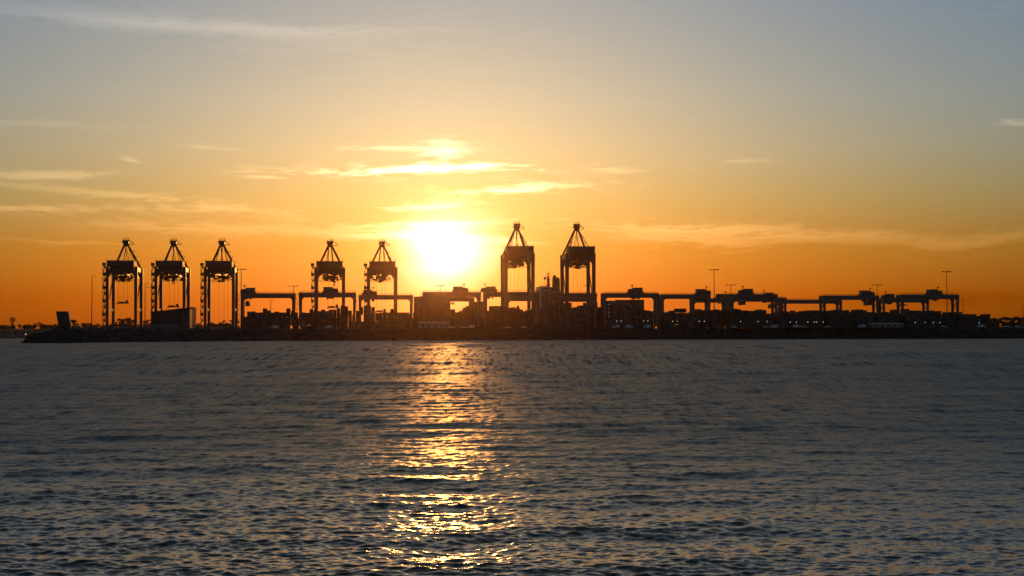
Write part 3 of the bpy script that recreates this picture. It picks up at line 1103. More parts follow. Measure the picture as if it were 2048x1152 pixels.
# ------------------------------------------------------------------ rail-mounted yard gantries
def yard_gantry(x0, x1, ytop, trx, side, label, rear=False):
    HT = 25.5                                        # top of girder above the yard
    pc = (x0 + x1) / 2
    t = t_for_height(pc, ytop, GZ + HT)
    D = 9.0                                          # distance between the two girders
    sa, sb = s_at(x0, t), s_at(x1, t)
    W = sb - sa
    g = thing('yard_gantry_crane', label, 'crane', P((sa + sb) / 2, t, GZ), YAW, 'rail gantries over the container yard')
    h = W / 2
    m, dk = M_YARD, M_CRANE_DARK
    gd = 3.3
    for y in (0, D):
        MB().box(-h, h, y - .7, y + .7, HT - gd, HT).build('girder', m, g)
        b = MB()
        railing(b, [(-h + .3, y - .6, HT), (h - .3, y - .6, HT)], 1.1, 2.2, .08)
        b.build('girder_railing', dk, g)
        for sx in (-1, 1):
            x = sx * (h - 1.1)
            MB().taper((x - sx * .25, y, 2.2), 1.5, 1.2, (x, y, HT - gd - .02), 2.1, 1.35).build('leg', m, g)
            xe = x - sx * 1.07
            MB().prism([(xe, HT - gd - .03), (xe, HT - gd - 1.6), (xe - sx * 1.3, HT - gd - .03)][::sx], 'y', y - .5, y + .5).build('haunch', m, g)
    for sx in (-1, 1):
        x = sx * (h - 1.35)
        MB().box(x - .6, x + .6, .65 - 3.0, D + 2.35, 1.25, 2.15).build('sill_beam', m, g)
        MB().box(x + sx * .25 - .5, x + sx * .25 + .5, .72, D - .72, HT - 2.6, HT - .5).build('end_tie', m, g)
        MB().bar((x, .8, 2.4), (x + sx * .2, D - .8, 13.5), .35).build('leg_brace', m, g)
        MB().bar((x, D - .8, 13.5), (x + sx * .2, .8, HT - gd - 1), .35).build('leg_brace', m, g)
        for y in (-1.2, D + 1.2):
            bo = MB().box(x - .4, x + .4, y - 1.4, y + 1.4, .55, 1.24).build('bogie', M_RUST, g)
            for k in (-.8, .8):
                put('wheel', WHEEL, bo, (x, y + k, .42))
    # stairs up one leg
    sx = -1
    b = MB()
    n = 6
    for i in range(n + 1):
        z = 2.5 + i * (HT - 4) / n
        xo = -h - 1.9
        b.box(xo, -h - .35, -1.0, 1.0, z - .08, z)
        railing(b, [(xo, -1, z), (-h - .35, -1, z)], 1.0, .8, .08)
        if i < n:
            z2 = 2.5 + (i + 1) * (HT - 4) / n
            a_, c_ = (xo + .2, -h - .5) if i % 2 else (-h - .5, xo + .2)
            b.bar((a_, .3, z), (c_, .3, z2), .5, .16)
    b.bar((-h - 1.85, -.95, .1), (-h - 1.85, -.95, HT), .12)
    b.build('stair_tower', dk, g)
    # trolley with winch house and mast
    if trx < 90:
        d = 1 if side == 'r' else -1
        tr = MB().box(trx - 5.6, trx + 5.6, .2, D - .2, HT + .15, HT + .9).build('trolley', dk, g)
        MB().box(trx + d * 1.6 - 3.2, trx + d * 1.6 + 3.2, 1.2, D - 1.4, HT + .92, HT + 3.7).box(trx + d * 1.6 - 3.35, trx + d * 1.6 + 3.35, 1.05, D - 1.25, HT + 3.72, HT + 3.95).build('winch_house', m, tr)
        MB().box(trx - d * 3.4 - 1.8, trx - d * 3.4 + 1.8, 1.0, D - 2.0, HT + .92, HT + 2.9).box(trx - d * 4.6 - .8, trx - d * 4.6 + .8, 2.0, D - 3.0, HT + .92, HT + 2.0).build('electrical_cabinet', dk, tr)
        xm = trx - d * 2.6
        rc = random.Random(int(x0))
        b = MB()
        for k in range(11):
            xx = trx + rc.uniform(-5.5, 5.5)
            w_ = rc.uniform(.3, .9)
            b.box(xx - w_, xx + w_, 1.6 + k * .4, 2.4 + k * .4, HT + .92, HT + rc.uniform(1.6, 3.6 - abs(xx - trx) * .25))
        for k in range(6):
            xx = trx + rc.uniform(-5, 5)
            b.bar((xx, 3, HT + .9), (xx + rc.uniform(-.6, .6), 3, HT + rc.uniform(3.2, 5.0)), .13)
        for k in range(7):                                 # sheaves and cable reels slung below the trolley
            xx = trx + rc.uniform(-3.2, 3.2)
            b.box(xx - .5, xx + .5, D / 2 - 1, D / 2 + 1, HT - gd - rc.uniform(.3, 1.6), HT - gd + .8)
        b.build('trolley_machinery', dk, tr)
        MB().tube((xm, 3, HT + 2.8), (xm, 3, HT + 5.2), .22, n=7).taper((xm, 3, HT + 5.0), .5, .5, (xm, 3, HT + 5.7), 1.5, 1.2).box(xm - .8, xm + .8, 2.4, 3.6, HT + 5.72, HT + 6.0).build('sensor_mast', dk, tr)
        b = MB()
        railing(b, [(trx - 5.6, .2, HT + .9), (trx + 5.6, .2, HT + .9)], 1.2, 1.3, .09)
        b.build('trolley_railing', dk, tr)
    # cable festoon housing along the front girder
    b = MB()
    for k in range(int(W / 3.2)):
        x = -h + 2 + k * 3.2
        b.bar((x, -.75, HT - 1.4), (x, -1.4, HT - 1.4), .12)
        b.bar((x, -1.35, HT - 1.5), (x + 1.6, -1.35, HT - 2.0), .12)
        b.bar((x + 1.6, -1.35, HT - 2.0), (x + 3.2, -1.35, HT - 1.5), .12)
    b.build('cable_festoon', M_ROPE, g)
    return g, t, (sa + sb) / 2, HT, D


def hang(g, x, D, HT, drop, parent_thing, load=None, where=''):
    zz = HT - drop
    for dx_ in (-1.0, 1.0):
        for dy_ in (-2.4, 2.4):
            MB().tube((x + dx_ * 2.4, D / 2 + dy_, HT + .1), (x + dx_, D / 2 + dy_, zz + 1.1), .05, n=5).build('hoist_rope', M_ROPE, g)
    sp = MB().box(x - 1.1, x + 1.1, D / 2 - 5.8, D / 2 + 5.8, zz, zz + .5).box(x - .8, x + .8, D / 2 - 2.6, D / 2 + 2.6, zz + .52, zz + 1.2)
    for sx in (-1.15, 1.15):
        for sy in (-5.7, 5.7):
            sp.box(x + sx - .16, x + sx + .16, D / 2 + sy - .2, D / 2 + sy + .2, zz - .3, zz + .7)
    sp.build('spreader', M_YELLOW, g)


GLAB = ['leftmost front yard gantry, a container hanging from its left end', 'second front yard gantry from left, in front of the fourth quay crane',
        'third front yard gantry from left, in front of the quay crane beside the sun', 'fourth front yard gantry from left, directly below the bright sun',
        'fifth front yard gantry, its trolley left of the first taller quay crane', 'sixth front yard gantry, spanning below the right-hand taller quay crane, no trolley house',
        'seventh front yard gantry, first one to the right of all quay cranes', 'eighth front yard gantry, trolley at its right end, left of a tall light mast',
        'ninth front yard gantry, two containers hanging behind its beam', 'tenth front yard gantry, second from right, trolley at its right end',
        'rightmost front yard gantry, ropes fanning down beneath its trolley']
for gi, (x0, x1, yt, trx, sd) in enumerate(GANTRY):
    g, t, s, HT, D = yard_gantry(x0, x1, yt, trx, sd, GLAB[gi])
    if gi == 0:
        hang(g, -14.5, D, HT, 6.5, g)
        container(P(s, t, 0) + UX * -14.5 + VX * (D / 2 - 6.1) + Vector((0, 0, GZ + HT - 6.5 - PITCH_Z)), YAW, 'dark blue', 12.19, 'dark container hanging from the leftmost yard gantry', 'hanging containers')
    elif gi == 3:
        hang(g, 0.5, D, HT, 8.5, g)
    elif gi in (6, 10, 1):
        hang(g, trx, D, HT, 18, g)
    elif gi == 7:
        hang(g, 9.5, D, HT, 6.0, g)
    elif gi == 8:
        hang(g, -6, D, HT, 5.5, g)
        container(P(s, t, 0) + UX * -6 + VX * (D / 2 - 6.1) + Vector((0, 0, GZ + HT - 5.5 - PITCH_Z)), YAW, 'brown', 12.19, 'dark container hanging under the middle of the ninth front gantry', 'hanging containers')
    elif gi == 9:
        hang(g, 15, D, HT, 5.0, g)
        container(P(s, t, 0) + UX * 15 + VX * (D / 2 - 6.1) + Vector((0, 0, GZ + HT - 5.0 - PITCH_Z)), YAW, 'grey', 12.19, 'dark container hanging from the right end of the tenth front gantry', 'hanging containers')
RLAB = ['rear yard gantry low behind the one below the sun', 'rear yard gantry between the legs of the first taller quay crane',
        'rear yard gantry behind the sixth front gantry, under the rightmost quay crane', 'short rear yard gantry beside the tall light mast right of centre',
        'rear yard gantry peeking out right of the ninth front gantry', 'low rear yard gantry bridging the gap left of the tenth front gantry',
        'low rear yard gantry behind the two rightmost front gantries']
for gi, (x0, x1, yt, trx) in enumerate(REAR):
    g, t, s, HT, D = yard_gantry(x0, x1, yt, trx, 'l' if gi % 2 else 'r', RLAB[gi], True)
    if gi == 4:
        hang(g, 12, D, HT, 6, g)
        container(P(s, t, 0) + UX * 12 + VX * (D / 2 - 6.1) + Vector((0, 0, GZ + HT - 6 - PITCH_Z)), YAW, 'dull green', 12.19, 'dark container hanging at the right end behind the ninth front gantry', 'hanging containers')
    if gi == 6:
        hang(g, 0, D, HT, 6, g)

# ------------------------------------------------------------------ container ship at the quay
def make_ship():
    t = 1190.0
    sa, sb = s_at(700, t), s_at(1292, t)
    L = sb - sa
    g = thing('container_ship', 'container ship moored behind the yard, white bridge and mast showing between two cranes', 'ship', P(sa, t, 0), YAW)
    # hull: stations along x, stern left, bow right
    st = [(0, 13, 15.0), (8, 15.5, 15.0), (40, 16, 15.0), (L - 60, 16, 15.0), (L - 28, 12.5, 16.0), (L - 10, 6, 18.0), (L, .6, 19.5)]
    b = MB()
    rows = []
    for (x, hw, top) in st:
        i = len(b.v)
        b.v += [(x, -hw, top), (x - (0 if x < L - 5 else 3), -hw * .95, 4), (x, -hw * .8, -3), (x, hw * .8, -3), (x, hw * .95, 4), (x, hw, top)]
        rows.append(i)
    for i, j in zip(rows[:-1], rows[1:]):
        for k in range(5):
            b.f.append((i + k, j + k, j + k + 1, i + k + 1))
        b.f.append((i + 5, j + 5, j, i))
    b.f.append(tuple(rows[0] + k for k in range(6)))
    b.f.append(tuple(rows[-1] + k for k in reversed(range(6))))
    b.build('hull', M_HULL, g)
    mp = lambda px: s_at(px, t) - sa
    zz = lambda px, py: z_at(px, py, t)
    # accommodation block and bridge
    x0, x1 = mp(1077), mp(1119)
    zb = zz(1090, 583)
    s_ = MB()
    dz = (zb - 15) / 7
    for k in range(7):
        s_.box(x0 + 2.5, x1 - .3, -13, 13, 15 + k * dz + .02, 15 + (k + 1) * dz - .35)
        s_.box(x0 + 1.8, x1, -14.2, 14.2, 15 + (k + 1) * dz - .33, 15 + (k + 1) * dz)
    acc = s_.build('accommodation', M_WHITE, g)
    for k in range(3, 7):
        for i in range(5):
            x = x0 + 4 + i * 2.7
            MB().box(x, x + 1.0, -13.06, -12.98, 15 + k * dz + .9, 15 + k * dz + 1.9).build('window', M_GLASS, acc)
    br = MB().prism([(x0 - .6, zb + .02), (x0 + 7.5, zb + .02), (x0 + 7.5, zb + 3.6), (x0 + .6, zb + 3.6), (x0 - .6, zb + 2.4)], 'y', -15.5, 15.5).build('bridge', M_WHITE, g)
    MB().box(x0 + 1.0, x0 + 7.0, -15.58, -15.5, zb + 1.3, zb + 2.7).build('bridge_window', M_GLASS, br)
    MB().box(x0 - .3, x0 + 7.9, -15.9, 15.9, zb + 3.62, zb + 3.95).build('bridge_roof', M_CRANE_DARK, br)
    b = MB()
    railing(b, [(x0, -15.5, zb + 3.95), (x0 + 7.7, -15.5, zb + 3.95)], 1.1, 1.2, .1)
    b.build('railing', M_CRANE_DARK, br)
    # deckhouse behind the bridge
    MB().box(x0 + 7.6, x1 - 1, -9, 9, zb + .02, zz(1100, 575)).build('deckhouse', M_HOUSE, g)
    # mast with yards and radars
    xm = mp(1096.5)
    zt = zz(1096, 544)
    z0 = zz(1096, 577)
    b = MB()
    for (dx_, dy_) in ((-1.1, -1.1), (1.1, -1.1), (0, 1.2)):
        b.bar((xm + dx_, dy_, z0), (xm + dx_ * .45, dy_ * .45, zt - 4), .6)
    for k in range(5):
        z = z0 + (zt - 4 - z0) * (k + .5) / 5
        w = 2.0 - .2 * k
        b.box(xm - w, xm + w, -w, w, z - .2, z + .2)
        b.box(xm - w * .5, xm + w * .5, -.8, .8, z - 1.0, z + .9)
    b.tube((xm, 0, zt - 5), (xm, 0, zt), .3, n=6)
    mast = b.build('radar_mast', M_CRANE_DARK, g)
    for z, w in ((zt - 1.5, 1.3), (zt - 3.4, 2.1), (zt - 6.0, 2.6)):
        MB().box(xm - w, xm + w, -.2, .2, z - .25, z + .25).box(xm - w, xm - w + .4, -.2, .2, z, z + .9).box(xm + w - .4, xm + w, -.15, .15, z, z + .7).build('radar_scanner', M_CRANE_DARK, mast)
    xd = mp(1088)
    MB().tube((xd, -6, zz(1088, 572)), (xd, -6, zz(1088, 560)), .2, n=6).sphere((xd, -6, zz(1088, 557)), 1.25, 10, 8).build('satellite_dome', M_WHITE, g)
    # funnel casing
    xa, xb = mp(1105), mp(1119)
    f = MB().taper(((xa + xb) / 2, 0, 15.1), xb - xa, 11, ((xa + xb) / 2, 0, zz(1112, 558)), (xb - xa) * .9, 8).build('funnel', M_HULL, g)
    zf = zz(1112, 558)
    xc = mp(1109)
    MB().tube((xc, 0, zf - .1), (xc, 0, zz(1109, 552)), 1.8, 1.5, n=10).tube((xc, 0, zz(1109, 552) - .02), (xc, 0, zz(1109, 549.5)), 1.3, .5, n=10).build('exhaust_stack', M_CRANE_DARK, f)
    MB().tube((mp(1115), 1, zf - .1), (mp(1115), 1, zf + 1.6), .7, n=8).tube((mp(1117), -1.5, zf - .1), (mp(1117), -1.5, zf + 1.1), .5, n=8).build('exhaust_pipe', M_CRANE_DARK, f)
    # deck cargo: long sides towards the camera
    bays = [(826, 594, 12.19), (855, 594.5, 12.19), (884, 595, 6.06), (935, 604, 12.19), (1081, 605, 12.19), (1109.6, 606, 12.19), (1161, 606, 12.19), (1196, 602, 12.19), (1224.6, 600.5, 12.19), (1253.2, 600, 12.19)]
    nb = 0
    for (px, py, L_) in bays:
        top = zz(px + 14, py)
        n = max(1, int((top - 15.5) / PITCH_Z))
        z0_ = top - n * PITCH_Z
        hatch = MB().box(mp(px) - .2, mp(px) + L_ + .2, -15, 15, 15.05, z0_ - .03).build('hatch_cover', M_RUST, g)
        for k in range(n):
            colour = cr.choice(CNAMES)
            lab = '%s container lying lengthwise, tier %s of deck bay %s on the ship' % (colour, ORD[k], ORD[nb])
            o = container(P(sa + mp(px) + L_, t - 14.0, z0_ + k * PITCH_Z), YAW + R(90), colour, L_, lab, 'containers on the ship deck')
        nb += 1


make_ship()


# ------------------------------------------------------------------ light masts
LAMPH = MB().prism([(-.35, -.18), (.35, -.18), (.28, .22), (-.28, .22)], 'y', -.45, .35).mesh('floodlight', M_CRANE_DARK)


def light_mast(px, ytop, t, label, heads=8):
    s = s_at(px, t)
    H = z_at(px, ytop, t) - GZ
    g = thing('light_mast', label, 'light mast', P(s, t, GZ), YAW, 'T-shaped light masts of the terminal')
    MB().tube((0, 0, 0), (0, 0, .9), .75, .7, n=10).build('base', M_CONC, g)
    MB().tube((0, 0, .9), (0, 0, H), .42, .20, n=10).build('pole', M_CRANE_DARK, g)
    W = 20 * depth(px, t) / FPX / 2
    MB().box(-W, W, -.12, .12, H - .12, H + .12).build('crossarm', M_CRANE_DARK, g)
    for i in range(heads):
        x = -W + .35 + i * (2 * W - .7) / (heads - 1)
        if i == 2 and heads > 7:
            continue
        put('floodlight', LAMPH, g, (x, 0, H + .34))


for a in [(482, 539, 1012, 'tall T-shaped light mast between the third quay crane and the leftmost gantry'),
          (587, 572.5, 1140, 'short T-shaped light mast between the two leftmost gantries'),
          (880.5, 571.5, 1150, 'T-shaped light mast silhouetted below the sun glare'),
          (1178, 571, 1172, 'T-shaped light mast between the legs of the rightmost quay crane'),
          (1428.5, 540, 1012, 'tall T-shaped light mast right of the quay cranes, above the eighth gantry'),
          (1462, 570.5, 1150, 'lower T-shaped light mast just right of a taller one'),
          (1754.5, 570.5, 1150, 'T-shaped light mast beside the trolley of the tenth gantry'),
          (1894, 544, 1000, 'tall T-shaped light mast in front of the rightmost gantry'),
          (303, 574.5, 1160, 'T-shaped light mast half hidden by the second quay crane')]:
    light_mast(*a)


def street_light(px, ytop, t, label, arm=2.2, sides=(1,)):
    H = z_at(px, ytop, t) - GZ
    g = thing('street_light', label, 'street light', P(s_at(px, t), t, GZ), YAW, 'single-pole lights')
    MB().tube((0, 0, 0), (0, 0, H), .32, .17, n=9).build('pole', M_CRANE_DARK, g)
    for sx in sides:
        MB().bar((0, 0, H - .1), (sx * arm * .55, 0, H + .05), .16).build('arm', M_CRANE_DARK, g)
        MB().box(min(sx * arm * .5, sx * arm), max(sx * arm * .5, sx * arm), -.25, .25, H - .12, H + .2).build('lamp_head', M_CRANE_DARK, g)


street_light(183.5, 552, 905, 'single-arm light pole standing left of the leftmost quay crane')
street_light(290, 567, 930, 'single-arm light pole between the first two quay cranes, left of the workshop')
street_light(1926, 599, 1060, 'slim light pole just right of the rightmost gantry', 1.4, (1, -1))
street_light(2046, 611, 1080, 'slim light pole at the right edge of the picture', 1.2, (-1,))
street_light(541.5, 600, 1090, 'pole with a short crossarm seen under the leftmost gantry', 2.4, (1, -1))


# ------------------------------------------------------------------ workshop with slanting roof
def make_workshop():
    t = 905.0
    s0, s1 = s_at(302, t), s_at(379, t)
    z0 = GZ
    g = thing('workshop', 'dark workshop with slanting roof and open lit right end, below the second quay crane', 'building', P(s0, t, z0), YAW)
    W = s1 - s0
    zl, zr = z_at(303, 625, t) - z0, z_at(379, 616.5, t) - z0
    D = 17.0
    xs = s_at(358, t) - s0
    zm = zl + (zr - zl) * xs / W
    MB().prism([(0, 0), (xs, 0), (xs, zm), (0, zl)], 'y', 0, D).build('wall', M_DARKBLD, g)
    MB().prism([(xs + .01, 0), (W, 0), (W, zr), (xs + .01, zm)], 'y', 1.2, D).build('wall', M_HOUSE, g)
    rf = MB().hexa([(-.5, -.6, zl + .02), (W + 2.6, -.6, zr + .35), (W + 2.6, D + .6, zr + .35), (-.5, D + .6, zl + .02), (-.5, -.6, zl + .45), (W + 2.6, -.6, zr + .8), (W + 2.6, D + .6, zr + .8), (-.5, D + .6, zl + .45)]).build('roof', M_DARKBLD, g)
    for x in (5.2, xs + 1.5):
        z = zl + (zr - zl) * x / W + .45
        b = MB().box(x, x + 1.2, 4, 5.2, z, z + 1.1)
        b.build('roof_vent', M_CRANE_DARK, rf)
    b = MB()
    for k in range(5):
        x = W * .62 + k * .7
        z = zl + (zr - zl) * x / W + .5
        b.bar((x, 8, z), (x + .2, 8, z + .9), .12)
    b.build('aerials', M_CRANE_DARK, rf)
    for y in (.2, D * .33, D * .66, D - .2):
        MB().box(W + 1.7, W + 2.2, y - .22, y + .22, 0, zr + .3).build('portal_post', M_SHED, g)
    for z in (zr * .33, zr * .66):
        MB().box(W + 1.8, W + 2.1, .45, D - .45, z - .15, z + .15).build('girt', M_SHED, g)
    n = 12                                                    # cladding seams and plinth along the front
    for k in range(1, n):
        x = xs * k / n
        MB().box(x - .05, x + .05, -.06, 0, 3.3, zl + (zr - zl) * x / W - .1).build('cladding_seam', M_DARKBLD, g)
    MB().box(-.06, xs + .06, -.14, -.01, 0, 3.1).build('plinth', M_CONC, g)
    MB().box(xs + 1.0, xs + 4.4, 1.12, 1.19, 0, 4.2).build('roller_door', M_CRANE_DARK, g)


make_workshop()


def make_slab():
    t = 745.0
    s = s_at(131.5, t)
    zg = float(land_h(np.array([P(s, t).x]), np.array([P(s, t).y]), False)[0]) - .4
    g = thing('leaning_slab', 'dark leaning slab monument on the rocky point at far left', 'monument', P(s, t, zg), YAW)
    k = depth(131, t) / FPX
    H = z_at(125, 622.5, t) - zg
    w0, w1 = 12.0 * k, 11.8 * k
    off = -6.5 * k
    D = 1.6
    b = MB().hexa([(-w0, -D, 0), (w0, -D, 0), (w0, D, 0), (-w0, D, 0), (off - w1, -D * .8, H), (off + w1, -D * .8, H - .12), (off + w1, D * .8, H - .12), (off - w1, D * .8, H)])
    b.build('slab', M_DARKBLD, g)
    MB().box(-w0 - 1.3, w0 + 1.6, -D - 1.2, D + 1.2, -1.0, .35).build('plinth', M_CONC, g)
    for i in (1, 2, 3):
        f = i / 4
        z = H * f
        xo = off * f
        MB().box(xo - w0 * .98, xo + w0 * .98, -D - .04, -D + .3, z - .05, z + .05).build('joint_strip', M_CRANE_DARK, g)


make_slab()


# ------------------------------------------------------------------ long white sheds near the road
def shed(px0, px1, py0, t, label):
    s0, s1 = s_at(px0, t), s_at(px1, t)
    W = s1 - s0
    H = z_at(px0, py0, t) - GZ
    D = 6.5
    g = thing('site_shed', label, 'shed', P(s0, t, GZ), YAW, 'long white sheds by the road')
    MB().box(0, W, 0, D, .25, H - .55).build('wall', M_SHED, g)
    MB().hexa([(-.25, -.3, H - .53), (W + .25, -.3, H - .53), (W + .25, D + .3, H - .2), (-.25, D + .3, H - .2), (-.25, -.3, H - .3), (W + .25, -.3, H - .3), (W + .25, D + .3, H), (-.25, D + .3, H)]).build('roof', M_WHITE, g)
    n = 8
    for k in range(n + 1):
        x = W * k / n
        MB().box(x - .06, x + .06, -.05, -.002, .3, H - .6).build('panel_joint', M_GALV, g)
    MB().box(W * .3, W * .3 + 1.1, -.06, -.003, .25, 2.3).build('door', M_HOUSE, g)
    for f in (.12, .5, .7, .86):
        MB().box(W * f, W * f + 1.4, -.07, -.003, 1.3, 2.3).build('window', M_GLASS, g)
    for k in range(5):
        x = .6 + (W - 1.2) * k / 4
        MB().box(x - .2, x + .2, .4, .9, 0, .25).box(x - .2, x + .2, D - .9, D - .4, 0, .25).build('footing', M_CONC, g)


shed(837, 899, 643.5, 962, 'long white shed below the sun, in front of the containers')
shed(1744.5, 1806, 646, 975, 'long white shed at right, in front of the tenth and rightmost gantries')


# ------------------------------------------------------------------ open rack, parked vehicles, yard lamps
def rack(px0, px1, py, t):
    s0, s1 = s_at(px0, t), s_at(px1, t)
    W = s1 - s0
    H = z_at(px0, py, t) - GZ
    g = thing('reefer_rack', 'open steel rack seen through beside the seventh gantry leg', 'rack', P(s0, t, GZ), YAW)
    for k in range(4):
        x = W * k / 3
        for y in (0, 2.2):
            MB().bar((x, y, 0), (x, y, H), .28).build('post', M_GALV, g)
    for k in range(5):
        z = H * (k + 1) / 5 - .15
        MB().box(-.3, W + .3, -.2, 2.4, z - .12, z).build('deck', M_GALV, g)
        b = MB()
        railing(b, [(-.2, -.15, z), (W + .2, -.15, z)], 1.0, 1.0, .08)
        b.build('railing', M_GALV, g)


rack(1320, 1332, 624, 1010)


def vehicle_meshes(van):
    L, H, W = (5.3, 2.25, 1.95) if van else (4.6, 1.48, 1.82)
    if van:
        prof = [(-L / 2, .35), (L / 2 - .1, .35), (L / 2, .6), (L / 2 - .05, 1.0), (L / 2 - .9, 1.2), (L / 2 - 1.6, H - .05), (L / 2 - 2.1, H), (-L / 2 + .1, H), (-L / 2, H - .3)]
        gl = [(L / 2 - 1.05, 1.2), (L / 2 - 1.66, H - .2), (L / 2 - 2.4, H - .2), (L / 2 - 2.4, 1.2)]
    else:
        prof = [(-L / 2, .4), (L / 2 - .1, .32), (L / 2, .55), (L / 2 - .1, .78), (L / 2 - 1.15, .92), (L / 2 - 1.95, H - .04), (L / 2 - 2.6, H), (-L / 2 + 1.15, H - .1), (-L / 2 + .45, .95), (-L / 2, .9)]
        gl = [(L / 2 - 1.35, .93), (L / 2 - 2.0, H - .14), (-L / 2 + 1.2, H - .18), (-L / 2 + .75, .95)]
    body = MB().prism(prof, 'y', -W / 2, W / 2).mesh('body', M_WHITE)
    glass = MB().prism(gl, 'y', -W / 2 - .012, W / 2 + .012).mesh('side_window', M_GLASS)
    wheel = MB().tube((0, -.12, 0), (0, .12, 0), .34, n=12).mesh('wheel', M_TYRE)
    light = MB().box(-.06, .06, -.16, .16, -.09, .09).mesh('headlight', M_GLASS)
    return L, W, body, glass, wheel, light


VM = {True: vehicle_meshes(True), False: vehicle_meshes(False)}


def vehicle(px, t, van, label, rot=0.0):
    L, W, body, glass, wheel, light = VM[van]
    g = thing('parked_van' if van else 'parked_car', label, 'van' if van else 'car', P(s_at(px, t), t, GZ), YAW + rot, 'white vehicles parked along the shore road')
    put('body', body, g)
    put('side_window', glass, g)
    for x in (-L / 2 + .95, L / 2 - .9):
        for y in (-W / 2 + .1, W / 2 - .1):
            put('wheel', wheel, g, (x, y, .34))
    for y in (-W / 2 + .3, W / 2 - .3):
        put('headlight', light, g, (L / 2 - .06, y, .72))


for a in [(549, 952, True, 'white van parked below the leftmost yard gantry'), (655, 952, True, 'white van parked below the second yard gantry'),
          (904, 950, False, 'white car parked at the right end of the shed below the sun'), (925, 951, False, 'white car below the sun, second from the shed'),
          (941, 951, True, 'white van below the right leg of the gantry under the sun'), (1016, 958, False, 'white car below the first taller quay crane'),
          (1047, 958, False, 'white car below the right leg of the first taller quay crane'),
          (1231, 960, True, 'white van below the seventh gantry, left of another van'), (1260, 960, True, 'white van below the middle of the seventh gantry'),
          (1293, 961, True, 'white van below the right end of the seventh gantry'), (1468, 966, False, 'white car below the left end of the ninth gantry'),
          (1531, 967, False, 'white car below the right half of the ninth gantry'), (1547, 975, True, 'white van below the right leg of the ninth gantry'),
          (1594, 970, True, 'white van left of a car in the gap before the tenth gantry'), (1608, 968, False, 'white car parked beside a van before the tenth gantry'),
          (1655, 972, False, 'white car below the left leg of the tenth gantry'), (1723, 974, True, 'white van just left of the right-hand shed'),
          (1888, 974, False, 'white car below the rightmost gantry'), (1961, 980, True, 'white van right of the rightmost gantry'),
          (2014, 982, False, 'white car near the right edge of the picture'), (2036, 984, False, 'white car farthest right along the shore road')]:
    vehicle(*a, rot=R(180) if a[0] % 2 else 0)
LAMPB = MB().sphere((0, 0, 0), .20, 8, 6).mesh('lamp', M_LAMP)
POST = MB().tube((0, 0, 0), (0, 0, 1), .07, n=6).mesh('post', M_CRANE_DARK)


def yard_lamp(px, py, t, where, lit=True):
    H = z_at(px, py, t) - GZ
    g = thing('yard_lamp', where, 'lamp', P(s_at(px, t), t, GZ), YAW, 'small lit lamps on low posts in the yard')
    p = put('post', POST, g)
    p.scale = (1, 1, H)
    put('lamp', LAMPB, g, (0, -.1, H + .1))


LAMPS = [(1233.5, 642.5), (1242, 642), (1287, 642), (1295.5, 642), (1345, 643), (1354.5, 643), (1398, 643), (1408.5, 643), (1481, 643.5), (1516, 643.5), (1534, 643.5), (1580, 644.5), (1592.5, 644.5),
         (1615, 644.5), (1628, 644.5), (1632.5, 644.5), (1646, 644.5), (1830, 645.5), (1850, 645.5), (1866, 645.5), (1879, 645.5), (1958, 646), (1217.5, 609), (1217.5, 616.5), (1217.5, 625), (1217.5, 632.5)]
for i, (px, py) in enumerate(LAMPS):
    near = min(range(len(GX)), key=lambda j: abs(GX[j] - px))
    if py < 640:
        k = i - len(LAMPS) + 4
        g = thing('leg_lamp', 'small light %s from the top on the left leg of the seventh gantry' % ORD[k], 'lamp', P(s_at(px, 990), 990, z_at(px, py, 990)), YAW, 'lights up the gantry leg')
        MB().box(-.1, .1, -.1, .6, -.3, -.16).build('bracket', M_CRANE_DARK, g)
        put('lamp', LAMPB, g).scale = (.5, .5, .5)
    else:
        yard_lamp(px, py, 990, '%s small white lamp from left among the dark stacks right of the quay cranes' % ORD[i])

# ------------------------------------------------------------------ far shore, trees, houses
def hill(name, pts, d0, d1, zfun, m, nx=160, ny=10):
    xs = np.linspace(0, 1, nx)
    ys = np.linspace(0, 1, ny)
    px = pts[0] + (pts[1] - pts[0]) * xs
    V = []
    for j in ys:
        d = d0 + (d1 - d0) * j
        X = (px - 1024) / FPX * d
        Y = np.full_like(X, d)
        prof = math.sin(min(1.0, j * 1.7) * math.pi / 2) if j < .75 else math.sin(math.pi / 2) * (1 - (j - .75) * .8)
        Z = -2 + (zfun(px) + 2) * prof + (1.2 * fbm(X / 30, Y / 30, 40, 3) if 0 < j < 1 else 0)
        V.append(np.stack([X, Y, Z], -1))
    me = grid_mesh(name, np.array(V).reshape(-1, 3), ny, nx, m)
    return structure(put(name, me))


far_top = lambda px: np.interp(px, [-300, 0, 60, 130, 200, 300, 480, 700, 1500], [17, 17, 18, 17, 18, 19, 17, 14, 10])
hill('far_shore', (-420, 1500), 2300, 2900, far_top, M_SOIL)
right_top = lambda px: np.interp(px, [1900, 1985, 2048, 2500], [9, 10, 11, 14])
hill('headland', (1905, 2600), 1330, 1750, right_top, M_SOIL, 60, 10)


